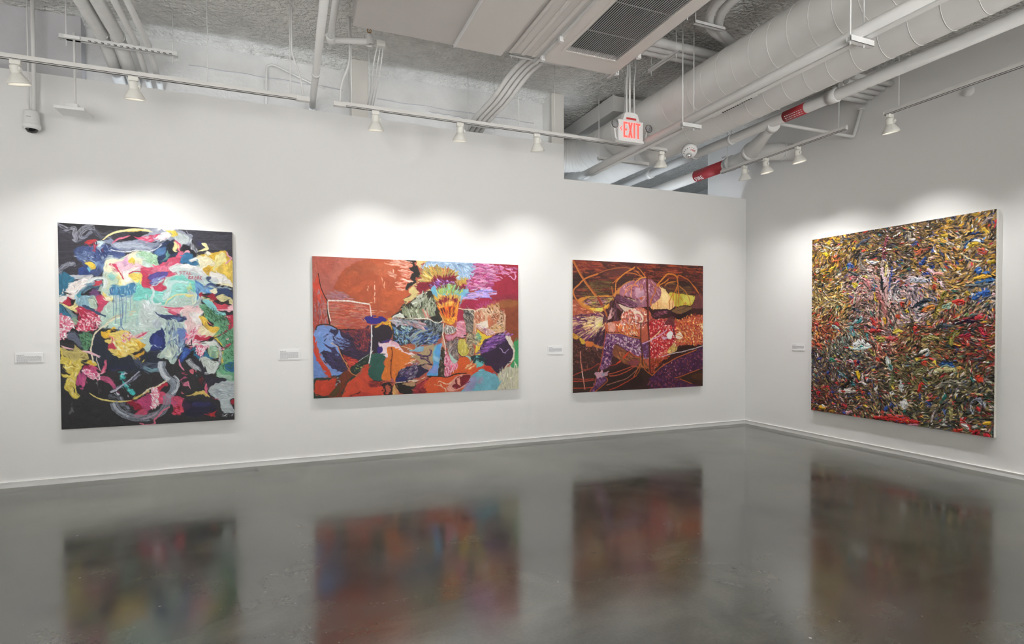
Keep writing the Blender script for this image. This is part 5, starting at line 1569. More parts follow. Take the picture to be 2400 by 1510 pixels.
# ------------------------------------------------------------------ the room
TOP, LOW, CEIL = 3.96, 3.50, 4.62
def struct(name, mb, m, bevel=0):
    o = mb.build(name, m, bevel=bevel); o['kind'] = 'structure'; return o
struct('floor', MB().box(-12.6, -11.6, -.2, .3, 4.0, 0), M['floor'])
w = MB()   # partition with its step down beside the column
w.prism([(-12.6, 0), (0, 0), (0, LOW), (-3.179, LOW), (-3.179, TOP), (-12.6, TOP)], 0, .12, Matrix(((1, 0, 0, 0), (0, 0, 1, 0), (0, 1, 0, 0), (0, 0, 0, 1))))
struct('wall_back', w, M['wall'])
struct('wall_right', MB().box(0, -11.6, 0, .15, .846, CEIL + .1), M['wall'])
struct('wall_left', MB().box(-12.75, -11.6, 0, -12.6, 4.0, CEIL + .1), M['wall'])
struct('wall_front', MB().box(-12.6, -11.75, 0, .15, -11.6, CEIL + .1), M['wall'])
# outer wall just behind the partition, with pour lines; it ends at the column
w = MB().box(-12.6, .27, 0, -3.2, .42, CEIL + .1)
struct('wall_outer', w, M['rear'])
struct('wall_bulkhead', MB().box(-12.6, .13, TOP - .6, -8.52, .265, CEIL + .1), M['rearflat'])
struct('wall_rear', MB().box(-3.2, 4.0, 0, 2.2, 4.15, CEIL + .1), M['rear'])
struct('wall_side', MB().box(2.2, .846, 0, 2.35, 4.0, CEIL + .1), M['rear'])
struct('wall_return', MB().box(.15, .70, 0, 2.2, .845, CEIL + .1), M['rear'])
struct('wall_cheek', MB().box(-3.35, .42, 0, -3.2, 4.0, CEIL + .1), M['rear'])
# sprayed ceiling: a lumpy sheet, finer where it is seen
def ceiling():
    rs = np.random.RandomState(5)
    xs = np.arange(-12.7, 2.41, .07); ys = np.concatenate([np.arange(-11.7, -3.2, .5), np.arange(-3.2, 4.2, .07)])
    X, Y = np.meshgrid(xs, ys)
    Z = CEIL + .055 * _noise(rs, len(ys), len(xs), (5, 5), 3) + .03 * _noise(rs, len(ys), len(xs), (18, 18), 2)
    n, k = len(xs), len(ys)
    Z = Z - .05 * np.exp(-((Y - .27) / .08)**2) * (X < -3.2)
    v = np.stack([X, Y, Z], -1).reshape(-1, 3)
    i = (np.arange(k - 1)[:, None] * n + np.arange(n - 1)[None]).ravel()
    f = np.stack([i, i + n, i + n + 1, i + 1], 1)
    m = bpy.data.meshes.new('ceiling'); m.from_pydata(v.tolist(), [], f.tolist()); m.polygons.foreach_set('use_smooth', [True] * len(f)); m.update()
    o = new_obj('ceiling', m, M['spray']); o['kind'] = 'structure'
ceiling()
struct('wall_roof', MB().box(-12.8, -11.8, CEIL + .12, 2.4, 4.2, CEIL + .2), M['spray'])
def skirting(name, mb): struct(name, mb, M['skirting'])
b = MB().box(-12.6, -.014, 0, -.014, 0, .050); b.box(-12.6, -.018, .050, -.018, 0, .056); skirting('baseboard_back', b)
b = MB().box(-.014, -11.6, 0, 0, -.0, .050); b.box(-.018, -11.6, .050, 0, 0, .056); skirting('baseboard_right', b)

def column(x0, x1, label):
    o = MB().box(x0, 0.001, 3.0, x1, .27, CEIL + .02).build('column', M['column'])
    setp(o, label=label, category='column')
column(-3.363, -3.18, 'square painted column flush with the white wall, left of the round ducts')
column(-5.93, -5.741, 'square painted column above the white wall, left of the grey ceiling unit')
# pour seams on the outer wall
for k, (x0, x1, z, lab) in enumerate(((-7.6, -6.0, 4.36, 'long thin pour seam high on the rough outer wall, left of the slanting pipe'), (-5.6, -3.5, 4.30, 'long thin pour seam on the rough outer wall between the two columns'), (-4.95, -4.45, 4.235, 'short dark crack on the rough outer wall left of the wrapped pipes'))):
    pts = [(x0 + (x1 - x0) * t / 14, .268, z + .006 * math.sin(t * 1.7 + k) - .01 * t / 14) for t in range(15)]
    o = MB().tube(pts, .006, 6).build('wall_seam', M['rearflat']); setp(o, label=lab, category='seam')

# ------------------------------------------------------------------ paintings
def grid_mesh(name, w, h, rgb, hgt, depth, axis):
    "canvas face: one vertex per paint sample; axis 0 faces -y, 1 faces -x"
    gh, gw = hgt.shape
    u = np.linspace(0, w, gw); v = np.linspace(h, 0, gh); Ug, Vg = np.meshgrid(u, v)
    d = hgt * depth
    co = np.stack([Ug, -d, Vg], -1) if axis == 0 else np.stack([-d, -Ug, Vg], -1)
    n = gw * gh; m = bpy.data.meshes.new(name)
    m.vertices.add(n); m.vertices.foreach_set('co', co.reshape(-1).astype(np.float32))
    i = (np.arange(gh - 1)[:, None] * gw + np.arange(gw - 1)[None]).ravel()
    q = np.stack([i, i + gw, i + gw + 1, i + 1], 1)
    nf = len(q); m.loops.add(nf * 4); m.loops.foreach_set('vertex_index', q.ravel().astype(np.int32))
    m.polygons.add(nf); m.polygons.foreach_set('loop_start', (np.arange(nf) * 4).astype(np.int32)); m.polygons.foreach_set('loop_total', np.full(nf, 4, np.int32))
    m.polygons.foreach_set('use_smooth', np.ones(nf, bool))
    m.update(calc_edges=True)
    lin = np.where(rgb <= .04045, rgb / 12.92, ((rgb + .055) / 1.055)**2.4)
    a = m.color_attributes.new('paint', 'FLOAT_COLOR', 'POINT')
    c4 = np.ones((n, 4), np.float32); c4[:, :3] = lin.reshape(-1, 3); a.data.foreach_set('color', c4.ravel())
    return m
def painting(key, loc, axis, w, h, label, grid, seed, base, ss, depth, t=.04, gain=1.0, sat=1.0, material='oil', pre=None, post=None):
    root = empty('painting', loc, label, 'painting', 'paintings hung on the gallery walls')
    c = Canvas(1000, 1000 * h / w, ss, seed, base)
    if pre: pre(c)
    c.run(ART[key])
    if post: post(c)
    rgb, hg = c.done(*grid)
    g = rgb.mean(2, keepdims=True); rgb = ((g + (rgb - g) * sat) * gain).clip(0, 1)
    m = grid_mesh('painted_face', w, h, rgb, hg, depth, axis)
    o = new_obj('painted_face', m, M[material], root, (0, -t, 0) if axis == 0 else (-t, 0, 0))
    e = MB()
    if axis == 0: e.box(0, -t + .0015, 0, w, -.002, h)
    else: e.box(-t + .0015, -w, 0, -.002, 0, h)
    o = e.build('stretcher', M['canvas'], root, bevel=.002); o['label'] = 'white unpainted canvas edge'
    return root
painting('P1', (-8.687, 0, .531), 0, 1.509, 2.004, 'tall dark abstract painting with flowers and the red words STILL BREAK', (440, 584), 1, (34, 33, 36), 900, .0012, gain=.90, sat=1.05)
painting('P2', (-6.375, 0, .716), 0, 2.507, 1.603, 'wide orange and crimson collage-like painting, left of the dark red painting', (560, 358), 2, (178, 90, 72), 1120, .0008, gain=.90, sat=1.05)
painting('P3', (-3.074, 0, .624), 0, 2.205, 1.797, 'dark red and violet painting with discs and orange stems, nearest the room corner', (430, 350), 3, (60, 34, 32), 860, .0010, gain=.97, sat=1.12)
painting('P4', (0, -1.220, .3745), 1, 2.112, 2.308, 'large square painting of thick multicoloured brush strokes on the right wall', (480, 525), 4, (44, 40, 34), 960, .011, gain=.96, sat=.98, material='impasto', pre=crowd, post=flecks)

# ------------------------------------------------------------------ wall labels
def wall_label(loc, axis, w, h, rows, label, seed):
    rs = random.Random(seed)
    root = empty('wall_label', loc, label, 'label', 'printed labels beside the paintings')
    def P(mb, u0, u1, v0, v1, d0, d1):
        if axis == 0: mb.box(u0, -d1, v0, u1, -d0, v1)
        else: mb.box(-d1, -u1, v0, -d0, -u0, v1)
    c = MB(); P(c, 0, w, 0, h, .0005, .0065); c.build('card', M['card'], root)
    t = MB(); y = h - .020
    for k in range(rows):
        x = .012; end = w - .014 if k else w * .34
        if k == rows - 1: end = w * .45
        hh = .0042 if k else .0055
        while x < end - .004:
            l = min(rs.uniform(.004, .016), end - x); P(t, x, x + l, y - hh, y, .0066, .0069); x += l + .0022
        y -= .0075 if k else .014
    t.build('printed_text', M['ink'], root)
wall_label((-9.045, 0, 1.190), 0, .216, .093, 9, 'wide white text label left of the tall dark painting', 1)
wall_label((-6.732, 0, 1.161), 0, .216, .115, 11, 'white text label left of the wide orange painting', 2)
wall_label((-3.430, 0, 1.150), 0, .222, .115, 8, 'white text label left of the dark red painting', 3)
wall_label((0, -.864, 1.175), 1, .218, .099, 7, 'white text label on the right wall beside the thick multicoloured painting', 4)

# ------------------------------------------------------------------ lighting tracks
TZ = 3.735
def track(p0, p1, label, rods, feeds=(), caps=(0, 0)):
    p0 = Vector(p0); p1 = Vector(p1); d = (p1 - p0); L_ = d.length; rz = math.atan2(d.y, d.x)
    root = empty('lighting_track', p0, label, 'lighting track', 'white lighting tracks', rz)
    MB().box(0, -.018, -.012, L_, .018, .020).build('rail', M['track'], root, bevel=.003)
    MB().box(0, -.012, .020, L_, .012, .034).build('top_channel', M['track'], root)
    o = MB().box(.01, -.006, -.0135, L_ - .01, .006, -.0115).build('slot', M['slot'], root); o['label'] = 'dark contact slot'
    o = MB().box(.01, -.0190, -.0085, L_ - .01, -.0178, -.0035).build('slot', M['slot'], root)
    for x in rods:
        MB().tube([(x, 0, .034), (x, 0, CEIL - TZ + .02)], .004, 8).build('suspension_rod', M['steel'], root)
    for x, s in feeds:   # live end with its feed conduit
        MB().box(min(x, x + s * .12), -.024, -.018, max(x, x + s * .12), .024, .026).build('live_end', M['track'], root, bevel=.004)
        xx = x + s * .06
        MB().tube(arc([(xx, 0, .02), (xx - s * .02, 0, .22), (xx - s * .10, .0, .42), (xx - s * .10, 0, CEIL - TZ + .02)], .12), .009, 8).build('feed_conduit', M['pipe'], root)
        MB().tube([(xx - s * .115, 0, .03), (xx - s * .115, 0, CEIL - TZ + .02)], .006, 8).build('feed_conduit', M['pipe'], root)
    return root
track((-10.6, -.86, TZ), (-6.52, -.86, TZ), 'left white lighting track above the tall dark painting', (1.6, 3.3), ((4.06, 1),))
track((-6.10, -.86, TZ), (-2.17, -.86, TZ), 'white lighting track running past the exit sign', (.25, 1.9, 2.35, 3.3), ((.02, -1),))
track((-.80, -.33, TZ), (-.80, -2.28, TZ), 'short white lighting track at the room corner below the pipes', (.12, 1.85))
track((-.80, -2.70, TZ), (-.80, -6.6, TZ), 'long white lighting track along the right wall', (.15, 2.2))

def track_lamp(loc, aim, label, power):
    "loc: point on the underside of the rail"
    root = empty('track_lamp', loc, label, 'spotlight', 'cone-shaped track lamps')
    MB().box(-.034, -.016, -.046, .034, .016, -.013).build('adapter', M['lampw'], root, bevel=.004)
    piv = Vector((0, 0, -.085)); d = (Vector(aim) - Vector(loc)).normalized()
    side = d.cross(Vector((0, 0, 1))).normalized()
    MB().tube([(0, 0, -.04), (0, 0, -.06), piv + side * .042 + Vector((0, 0, .01)), piv + side * .042 + d * .02], .007, 8).build('arm', M['lampw'], root)
    MB().tube([piv + side * .030, piv + side * .052], .011, 10).build('pivot_knob', M['lampw'], root)
    q = d.to_track_quat('Z', 'Y').to_matrix().to_4x4(); q.translation = piv - d * .03
    MB().lathe([(0, -.012), (.024, -.010), (.033, -.002), (.034, .012), (.034, .052), (.030, .056)], 24, q).build('socket', M['lampw'], root)
    MB().lathe([(.030, .050), (.036, .058), (.052, .082), (.070, .112), (.073, .124), (.073, .132), (.070, .132), (.068, .122), (.050, .088), (.030, .060)], 28, q).build('shade', M['lampw'], root)
    MB().lathe([(.0, .100), (.054, .100), (.058, .094)], 24, q).build('bulb_face', M['glow'], root)
    p = Vector(loc) + (piv + d * (.132 - .03 + .012)) * 1.1
    root.scale = (1.1, 1.1, 1.1)
    lamp('track_lamp_light', 'SPOT', p, Vector(p) + d, power, WARM, spot_size=math.radians(96), spot_blend=1.0, shadow_soft_size=.035)
    return root
zz = TZ - .0
for x, ax, az, pw, lab in (
    (-9.55, -9.4, -.35, .25, 'added unseen track lamp, left of the security camera'),  # extra lamp out of view, added for its light
    (-8.70, -8.10, -.35, .85, 'cone-shaped white track lamp above the security camera'),
    (-7.878, -7.75, -.35, 1.0, 'cone-shaped white track lamp above the middle of the tall dark painting'),
    (-5.79, -5.62, -.35, 1.0, 'cone-shaped white track lamp above the left half of the wide orange painting'),
    (-4.892, -4.75, -.35, 1.0, 'cone-shaped white track lamp above the right half of the wide orange painting'),
    (-3.978, -3.3, -.35, .9, 'cone-shaped white track lamp below the wrapped pipes, left of the column'),
    (-2.25, -2.0, -.35, 1.05, 'cone-shaped white track lamp at the end of its track under the fire alarm')):
    track_lamp((x, -.86, zz), (ax, 0, az), lab, 47 * pw)
for y, ay, az, pw, lab in (
    (-.774, -.35, -.35, .35, 'cone-shaped track lamp nearest the room corner, under the red FIRE pipe band'),
    (-1.14, -1.3, -.35, .8, 'second cone-shaped track lamp from the room corner'),
    (-1.633, -1.85, -.35, .9, 'cone-shaped track lamp in the middle of the short corner track'),
    (-2.76, -2.7, -.35, 1.0, 'cone-shaped track lamp at the start of the long right-hand track'),
    (-4.35, -3.5, -.35, .9, 'added unseen track lamp on the long right-hand track')):  # added beyond the view to light the right wall
    track_lamp((-.80, y, zz), (0, ay, az), lab, 47 * pw)

# ------------------------------------------------------------------ security camera and hanging access point, upper left
root = empty('security_camera', (-8.851, -.10, 3.40), 'white dome security camera on a conduit at the upper left', 'camera')
MB().lathe([(0, .155), (.050, .155), (.058, .145), (.060, .05), (.064, .03)], 28).build('housing', M['white'], root)
MB().lathe([(.064, .032), (.070, .025), (.068, .0), (.055, -.012), (.048, -.014)], 28).build('trim_ring', M['white'], root)
MB().lathe([(.050, -.008), (.046, -.024), (.032, -.042), (.0, -.050)], 24).build('dome', M['dome'], root)
MB().box(-.02, .055, .04, .02, .10, .12).build('wall_bracket', M['white'], root)
MB().box(-.022, -.062, .085, .012, -.058, .093).build('nameplate', M['ink'], root)
o = MB().tube([(0, 0, 0), (0, 0, 1.08)], .017, 14).build('conduit', M['pipe'], None, loc=(-8.832, -.09, 3.555)); setp(o, label='vertical white conduit rising from the security camera', category='conduit')
o = MB().tube([(0, 0, 0), (0, 0, 1.2)], .007, 10).build('conduit', M['pipe'], None, loc=(-8.875, -.085, 3.52)); setp(o, label='thin white wire conduit beside the thicker one above the security camera', category='conduit')

root = empty('access_point', (-8.455, -.38, 3.50), 'flat white box hanging on a thin rod near the security camera', 'access point')
q = Matrix.Rotation(math.radians(2), 4, 'X')
e = MB().box(-.115, -.10, .0, .115, .14, .028); e.v = [tuple(q @ Vector(p)) for p in e.v]; e.build('plate', M['white'], root, bevel=.004)
MB().box(-.045, -.03, .03, .045, .05, .075).build('mount_box', M['white'], root, bevel=.004)
MB().tube([(.02, 0, .07), (.02, 0, .73)], .010, 10).build('rod', M['pipe'], root)
MB().box(-.05, -.03, .665, .07, .035, .695).build('clamp', M['white'], root, bevel=.004)

# ------------------------------------------------------------------ pipes at the left, on a strut
def strut_mesh(mb, L_, w_=.042, h_=.042):
    "slotted channel along x, open side up"
    mb.box(0, -w_ / 2, 0, L_, w_ / 2, .003).box(0, -w_ / 2, 0, L_, -w_ / 2 + .003, h_).box(0, w_ / 2 - .003, 0, L_, w_ / 2, h_)
    return mb
root = empty('pipe_strut', (-8.55, -.36, 4.165), 'slotted white channel carrying four pipes at the upper left', 'pipe hanger')
strut_mesh(MB(), .94).build('channel', M['steel'], root)
for k in range(14): MB().box(.22 + k * .05, -.0222, .008, .245 + k * .05, -.0208, .016).build('slot', M['slot'], root)
for x in (.05, .90): MB().tube([(x, 0, -.06), (x, 0, CEIL - 4.165 + .02)], .005, 8).build('threaded_rod', M['steel'], root)
for x, r, m_, lab in ((-8.225, .056, 'insul', 'thick white pipe at the upper left, leftmost of four'), (-8.095, .056, 'insul', 'thick white pipe at the upper left, second of four'), (-7.955, .027, 'pipe', 'slim white pipe at the upper left, third of four'), (-7.855, .027, 'pipe', 'slim white pipe at the upper left, rightmost of four')):
    zc = 4.209 + r
    root = empty('pipe', (x, -2.9, zc), lab, 'pipe', 'pipes on the upper left strut')
    MB().tube(arc([(0, 0, 0), (0, 2.56, 0), (0, 3.165, -.205)], .2), r, 18).build('tube', M[m_], root)
    MB().tube([(0, 2.50, 0), (0, 2.53, 0)], r + .006, 18).build('clamp', M['steel'], root)

# slanting sprinkler main seen end-on near the middle, and the sprinkler branch
root = empty('pipe', (-6.35, .262, 4.01), 'long white pipe running overhead above the gap between two tracks', 'pipe')
MB().tube([(0, 0, 0), (0, -.30, .07), (-.01, -4.4, .12)], .036, 16).build('tube', M['pipe'], root)
MB().tube([(0, -.9, .077), (0, -.95, .078)], .042, 16).build('coupling', M['pipe'], root)
root = empty('sprinkler', (-6.235, -1.0, 4.29), 'white sprinkler branch with a small brass upright head', 'sprinkler')
MB().tube(arc([(-.005, -1.3, .02), (0, 0, 0), (.37, .0, .055), (.37, 0, .12)], .03), .030, 14).build('branch_pipe', M['pipe'], root)
MB().tube([(0, -.07, .003), (0, 0, 0), (.04, 0, .006)], .042, 14).build('elbow', M['pipe'], root)
MB().lathe([(.042, -.055), (.042, .03), (.030, .045), (.026, .05)], 16, Matrix.Translation((.37, 0, .075))).build('tee', M['pipe'], root)
h = MB().tube([(.37, 0, .12), (.37, 0, .14)], .016, 10); h.tube([(.355, 0, .14), (.352, 0, .17), (.37, 0, .19)], .004, 6); h.tube([(.385, 0, .14), (.388, 0, .17), (.37, 0, .19)], .004, 6); h.tube([(.37, 0, .14), (.37, 0, .17)], .003, 6)
h.tube([(.37, 0, .188), (.37, 0, .192)], .02, 12); h.build('sprinkler_head', M['brass'], root)
root = empty('junction_box', (-5.80, -1.02, 4.30), 'small pale junction box with wires below the sprinkler branch', 'junction box')
MB().box(0, -.03, 0, .085, .03, .055).build('box', M['lampw'], root, bevel=.003)
for k, dx in enumerate((0, .03, .055)):
    MB().tube(arc([(dx + .01, 0, 0), (dx - .02 + k * .01, .05, -.14), (dx - .01, .3, -.3), (dx + .03, .9, -.26 - .02 * k)], .1), .006, 6).build('wire', M['pipe'], root)
o = MB().tube(arc(local([(-6.838, .2, 3.2), (-6.828, .2, 4.46), (-6.76, .2, 4.49), (-6.35, .22, 4.35), (-6.2, .25, 4.33)], (-6.838, .2, 3.2)), .05), .011, 8).build('conduit', M['pipe'], None, loc=(-6.838, .2, 3.2)); setp(o, label='thin bent conduit on the rough wall left of the overhead pipe', category='conduit')
o = MB().tube([(0, 0, 0), (0, 0, .30)], .018, 10).build('conduit', M['pipe'], None, loc=(-6.20, .2, 3.70)); setp(o, label='short white pipe stub behind the wall top, right of the overhead pipe', category='conduit')

# ------------------------------------------------------------------ big ceiling air unit with its grille, and the sheet metal beside it
UZ = 4.08
root = empty('sheet_metal_duct', (-6.10, -1.69, UZ), 'broad taupe sheet metal duct underside left of the grille unit', 'duct')
MB().box(0, -5.2, .03, .90, 0, .46).build('body', M['casing'], root)
MB().box(.90, -5.2, 0, 1.352, -.03, .44).build('side_panel', M['casing2'], root)
MB().box(.888, -5.2, -.004, .90, -.02, .03).build('seam', M['steel'], root)
root = empty('sheet_metal_duct', (-6.66, -2.35, 4.18), 'narrow taupe duct end at the top edge above the left track', 'duct')
MB().box(0, -3.0, 0, .50, 0, .4).build('body', M['casing2'], root)
MB().box(.12, -3.0, -.012, .135, 0, 0).build('seam', M['steel'], root)
MB().box(.34, -3.0, -.012, .355, 0, 0).build('seam', M['steel'], root)
root = empty('air_unit', (-4.745, -1.78, UZ), 'taupe ceiling air unit with a large black return grille', 'air conditioner')
MB().box(0, -4.0, .04, .38, .03, .42).build('side_casing', M['casing2'], root)
for x in (.06, .19, .30): MB().box(x, -4.0, .025, x + .035, .02, .042).build('rib', M['casing2'], root, bevel=.006)
gx0, gx1, gy0, gy1 = .515, 1.065, -2.6, -.27     # grille opening
c = MB().box(.41, -4.0, .05, 1.20, 0, .42); c.build('casing', M['casing2'], root)
c = MB().box(.41, -4.0, .0, gx0 - .03, 0, .05).box(gx1 + .03, -4.0, 0, 1.20, 0, .05).box(gx0 - .03, gy1 + .03, 0, gx1 + .03, 0, .05).box(gx0 - .03, -4.0, 0, gx1 + .03, gy0 - .03, .05); c.build('bottom_panel', M['frame'], root)
fr = MB().box(gx0 - .03, gy0 - .03, -.006, gx0, gy1 + .03, .03).box(gx1, gy0 - .03, -.006, gx1 + .03, gy1 + .03, .03).box(gx0, gy1, -.006, gx1, gy1 + .03, .03).box(gx0, gy0 - .03, -.006, gx1, gy0, .03); fr.build('grille_frame', M['frame'], root)
o = MB().box(gx0, gy0, .044, gx1, gy1, .049).build('filter', M['dark'], root); o['label'] = 'black filter behind the slats'
sl = MB().box(-.0020, gy0, 0, .0020, gy1, .007).mesh('slat'); sl.materials.append(M['slat'])
n_sl = 27
for k in range(n_sl):
    o = bpy.data.objects.new('slat', sl); COL.objects.link(o); o.parent = root; o.location = (gx0 + (k + .5) * (gx1 - gx0) / n_sl, 0, -.002)
for k in range(5): MB().tube([(gx0, gy1 - .35 - k * .45, .022), (gx1, gy1 - .35 - k * .45, .022)], .004, 6).build('cross_bar', M['slat'], root)
for x in (.375, 1.205):
    strut_mesh(MB(), 4.15).build('hanging_rail', M['steel'], root, loc=(x + .02, -4.0, .03)).rotation_euler = (0, 0, math.pi / 2)
    for y in (-.05, -1.1, -2.3): MB().tube([(x + .02, y, .0), (x + .02, y, .52)], .005, 8).build('threaded_rod', M['steel'], root)
    for y in (-.04, -.42): MB().box(x + .0, y, -.012, x + .04, y + .035, .03).build('clip', M['steel'], root)
# beam edge behind the unit with its cross strut
root = empty('pipe_strut', (-4.62, -1.62, 4.155), 'white channel under the wrapped pipes beside the ceiling air unit', 'pipe hanger')
strut_mesh(MB(), .62).build('channel', M['steel'], root)
for x in (.02, .60): MB().tube([(x, 0, -.02), (x, 0, .49)], .005, 8).build('threaded_rod', M['steel'], root)
# four wrapped pipes dropping from the unit to the outer wall
for k in range(4):
    x = -4.52 + k * .062
    pts = arc([(x + .155, -1.775, 4.235), (x + .15, -1.62, 4.235), (x + .12, -1.15, 4.245), (x + .06, -.75, 4.10), (x + .02, -.16, 4.065), (x, .262, 3.97)], .22)
    o = MB().tube(local(pts, pts[-1]), .027, 12).build('insulated_pipe', M['insul'], None, loc=pts[-1])
    setp(o, label=('leftmost', 'second', 'third', 'rightmost')[k] + ' of four white wrapped pipes dropping to the wall left of the column', category='pipe', group='wrapped pipes below the air unit')
root = empty('pipe_strut', (-4.585, -.16, 3.975), 'small white channel under the wrapped pipes just above the track', 'pipe hanger')
strut_mesh(MB(), .36, .036, .030).build('channel', M['steel'], root)
for x in (.012, .35): MB().tube([(x, 0, -.04), (x, 0, .64)], .0035, 8).build('threaded_rod', M['steel'], root)

# ------------------------------------------------------------------ round ducts along the right side
def spiral(mb, x, z, r, y0, y1, pitch):
    n = int((y1 - y0) / pitch * 28); pts = [(x + (r + .001) * math.cos(2 * math.pi * i / 28), y0 + (y1 - y0) * i / n, z + (r + .001) * math.sin(2 * math.pi * i / 28)) for i in range(n + 1)]
    return mb.tube(pts, .0028, 4)
AX, AZ, AR = -2.50, 4.06, .232
root = empty('round_duct', (AX, .35, AZ), 'left white spiral duct, curving away behind the column', 'duct')
MB().tube([(0, -7.2, 0), (0, 0, 0)], AR, 40, caps=False).build('straight', M['duct'], root)
el = [(0, 0, 0)] + [(-.42 * (1 - math.cos(a)), .42 * math.sin(a), 0) for a in [math.pi / 2 * k / 10 for k in range(1, 11)]] + [(-.42 - .27, .42, 0)]
MB().tube(el, AR, 40, caps=False).build('elbow', M['duct'], root)
sp = MB(); spiral(sp, 0, 0, AR, -7.2, 0, .21); sp.build('spiral_seam', M['duct'], root)
e = MB()
for k in range(1, 9):
    a = math.pi / 2 * k / 9; c_ = Vector((-.42 * (1 - math.cos(a)), .42 * math.sin(a), 0)); d = Vector((-math.sin(a), math.cos(a), 0)); sd = Vector((math.cos(a), math.sin(a), 0))
    e.tube([c_ + (sd * math.cos(t) + Vector((0, 0, 1)) * math.sin(t)) * (AR + .002) for t in [2 * math.pi * i / 32 for i in range(33)]], .005, 5)
e.build('elbow_seam', M['duct'], root)
root = empty('duct_diffuser', (AX + .14, -2.42, 3.815), 'short slotted diffuser on the underside of the left round duct', 'diffuser')
MB().box(0, 0, 0, .09, .62, .05).build('box', M['duct'], root)
sm = MB().box(.006, 0, -.004, .084, .012, .003).mesh('slat'); sm.materials.append(M['dark'])
for k in range(14):
    o = bpy.data.objects.new('slat', sm); COL.objects.link(o); o.parent = root; o.location = (0, .06 + k * .030, 0)
BX, BZ, BR = -1.904, 4.02, .232
root = empty('round_duct', (BX, 3.98, BZ), 'right white spiral duct, beside the sprinkler pipe', 'duct')
MB().tube([(0, -11.0, 0), (0, 0, 0)], BR, 40, caps=False).build('straight', M['duct'], root)
sp = MB(); spiral(sp, 0, 0, BR, -11.0, -.02, .24); sp.build('spiral_seam', M['duct'], root)
# pipe slung under the left duct
root = empty('pipe', (-2.80, .25, 3.635), 'white pipe slung on channels below the two round ducts', 'pipe')
MB().tube([(0, 0, 0), (0, -6.6, 0)], .042, 18).build('tube', M['pipe'], root)
MB().box(.042, -6.6, -.035, .10, 0, .02).build('side_channel', M['pipe'], root)
for y, lab, L_, x0, z0 in ((-3.87, 'channel hanger under the round ducts nearest the camera', .24, -2.905, 3.55), (-2.05, 'channel hanger under the round ducts right of the exit sign', .24, -2.905, 3.55), (-.21, 'long bright channel hanger under the far end of the round ducts', .80, -2.78, 3.745)):
    root = empty('pipe_hanger', (x0, y, z0), lab, 'pipe hanger', 'channel hangers under the round ducts')
    strut_mesh(MB(), L_).build('channel', M['steel'], root)
    for x, zt in ((.015, CEIL + .02), (.155, CEIL + .02) if L_ < .5 else (.58, 4.384)): MB().tube([(x, 0, -.02), (x, 0, zt - z0)], .006, 8).build('threaded_rod', M['steel'], root)
# boxed duct behind the exit sign
root = empty('box_duct', (-2.60, -.30, 4.385), 'square white duct at the ceiling behind the exit sign', 'duct')
MB().box(0, 0, 0, .55, 2.4, .20).build('body', M['duct'], root)
MB().box(-.008, -.004, -.006, .012, 2.4, .206).build('flange', M['duct'], root)
MB().box(-.30, .95, -.075, -.02, 3.2, -.010).build('branch', M['duct'], root)
for k in range(9): MB().box(-.302, 1.05 + k * .05, -.065, -.300, 1.075 + k * .05, -.02).build('louver', M['slot'], root)
# sprinkler main with red bands
def text_mesh(body, size, name='text'):
    cu = bpy.data.curves.new(name, 'FONT'); cu.body = body; cu.size = size; cu.align_x = 'CENTER'; cu.align_y = 'CENTER'; cu.extrude = size * .012
    o = bpy.data.objects.new(name, cu); COL.objects.link(o)
    dg = bpy.context.evaluated_depsgraph_get(); me = bpy.data.meshes.new_from_object(o.evaluated_get(dg)); bpy.data.objects.remove(o); return me
FX, FZ, FR = -1.20, 3.975, .060
root = empty('sprinkler_pipe', (FX, .2, FZ), 'long white sprinkler main with a red printed band, right of the ducts', 'pipe')
MB().tube([(0, -6.8, 0), (0, 3.7, 0)], FR, 20).build('tube', M['pipe'], root)
o = MB().tube([(0, -2.29, 0), (0, -2.0, 0)], FR + .0025, 20).build('red_band', M['red'], root); o['label'] = 'red printed band'
wl = MB(); rs = random.Random(3)
for row in range(3):
    a = math.radians(200 + row * 22); y = -2.27
    while y < -2.03:
        l = rs.uniform(.010, .03); p = Vector(((FR + .0035) * math.cos(a), 0, (FR + .0035) * math.sin(a))); t_ = Vector((-math.sin(a), 0, math.cos(a)))
        q0 = p + t_ * .004; q1 = p - t_ * .004
        wl.add([(q0.x, y, q0.z), (q1.x, y, q1.z), (q1.x, y + l, q1.z), (q0.x, y + l, q0.z)], [(0, 1, 2, 3)]); y += l + .009
wl.build('printed_lines', M['textwhite'], root)
for y in (-4.55, -1.15, -.45): MB().tube([(0, y - .02, 0), (0, y + .02, 0)], FR + .008, 20).build('clamp', M['pipe'], root); MB().tube([(0, y, FR), (0, y, CEIL - FZ + .02)], .006, 8).build('rod', M['steel'], root)
for y in (-2.62, .62): MB().tube([(0, y - .05, 0), (0, y + .05, 0)], FR + .014, 20).build('coupling', M['pipe'], root)
# reducer, elbow and the fat pipe that carries the lower FIRE band
root = empty('fire_riser', (-.62, -.62, 3.92), 'fat white fire riser with flanged reducer and elbow at the right wall', 'pipe')
b0 = (-.62, -.62, 3.92)
MB().tube(local([(-1.17, -1.60, 3.93), (-1.06, -1.40, 3.93), (-.74, -.83, 3.905), (-.70, -.75, 3.90)], b0), [.055, .060, .105, .105], 24).build('reducer', M['pipe'], root)
MB().tube(local([(-.755, -.86, 3.905), (-.725, -.80, 3.905)], b0), .122, 24).build('flange', M['pipe'], root)
MB().tube(local([(-1.19, -1.63, 3.935), (-1.15, -1.56, 3.935)], b0), .072, 20).build('flange', M['pipe'], root)
MB().tube(arc(local([(-.70, -.76, 3.90), (-.60, -.55, 3.90), (-.60, -.25, 3.90)], b0), .15), .100, 24).build('elbow', M['pipe'], root)
MB().tube(local([(-.60, -.34, 3.90), (-.60, -.28, 3.90)], b0), .112, 24).build('flange', M['pipe'], root)
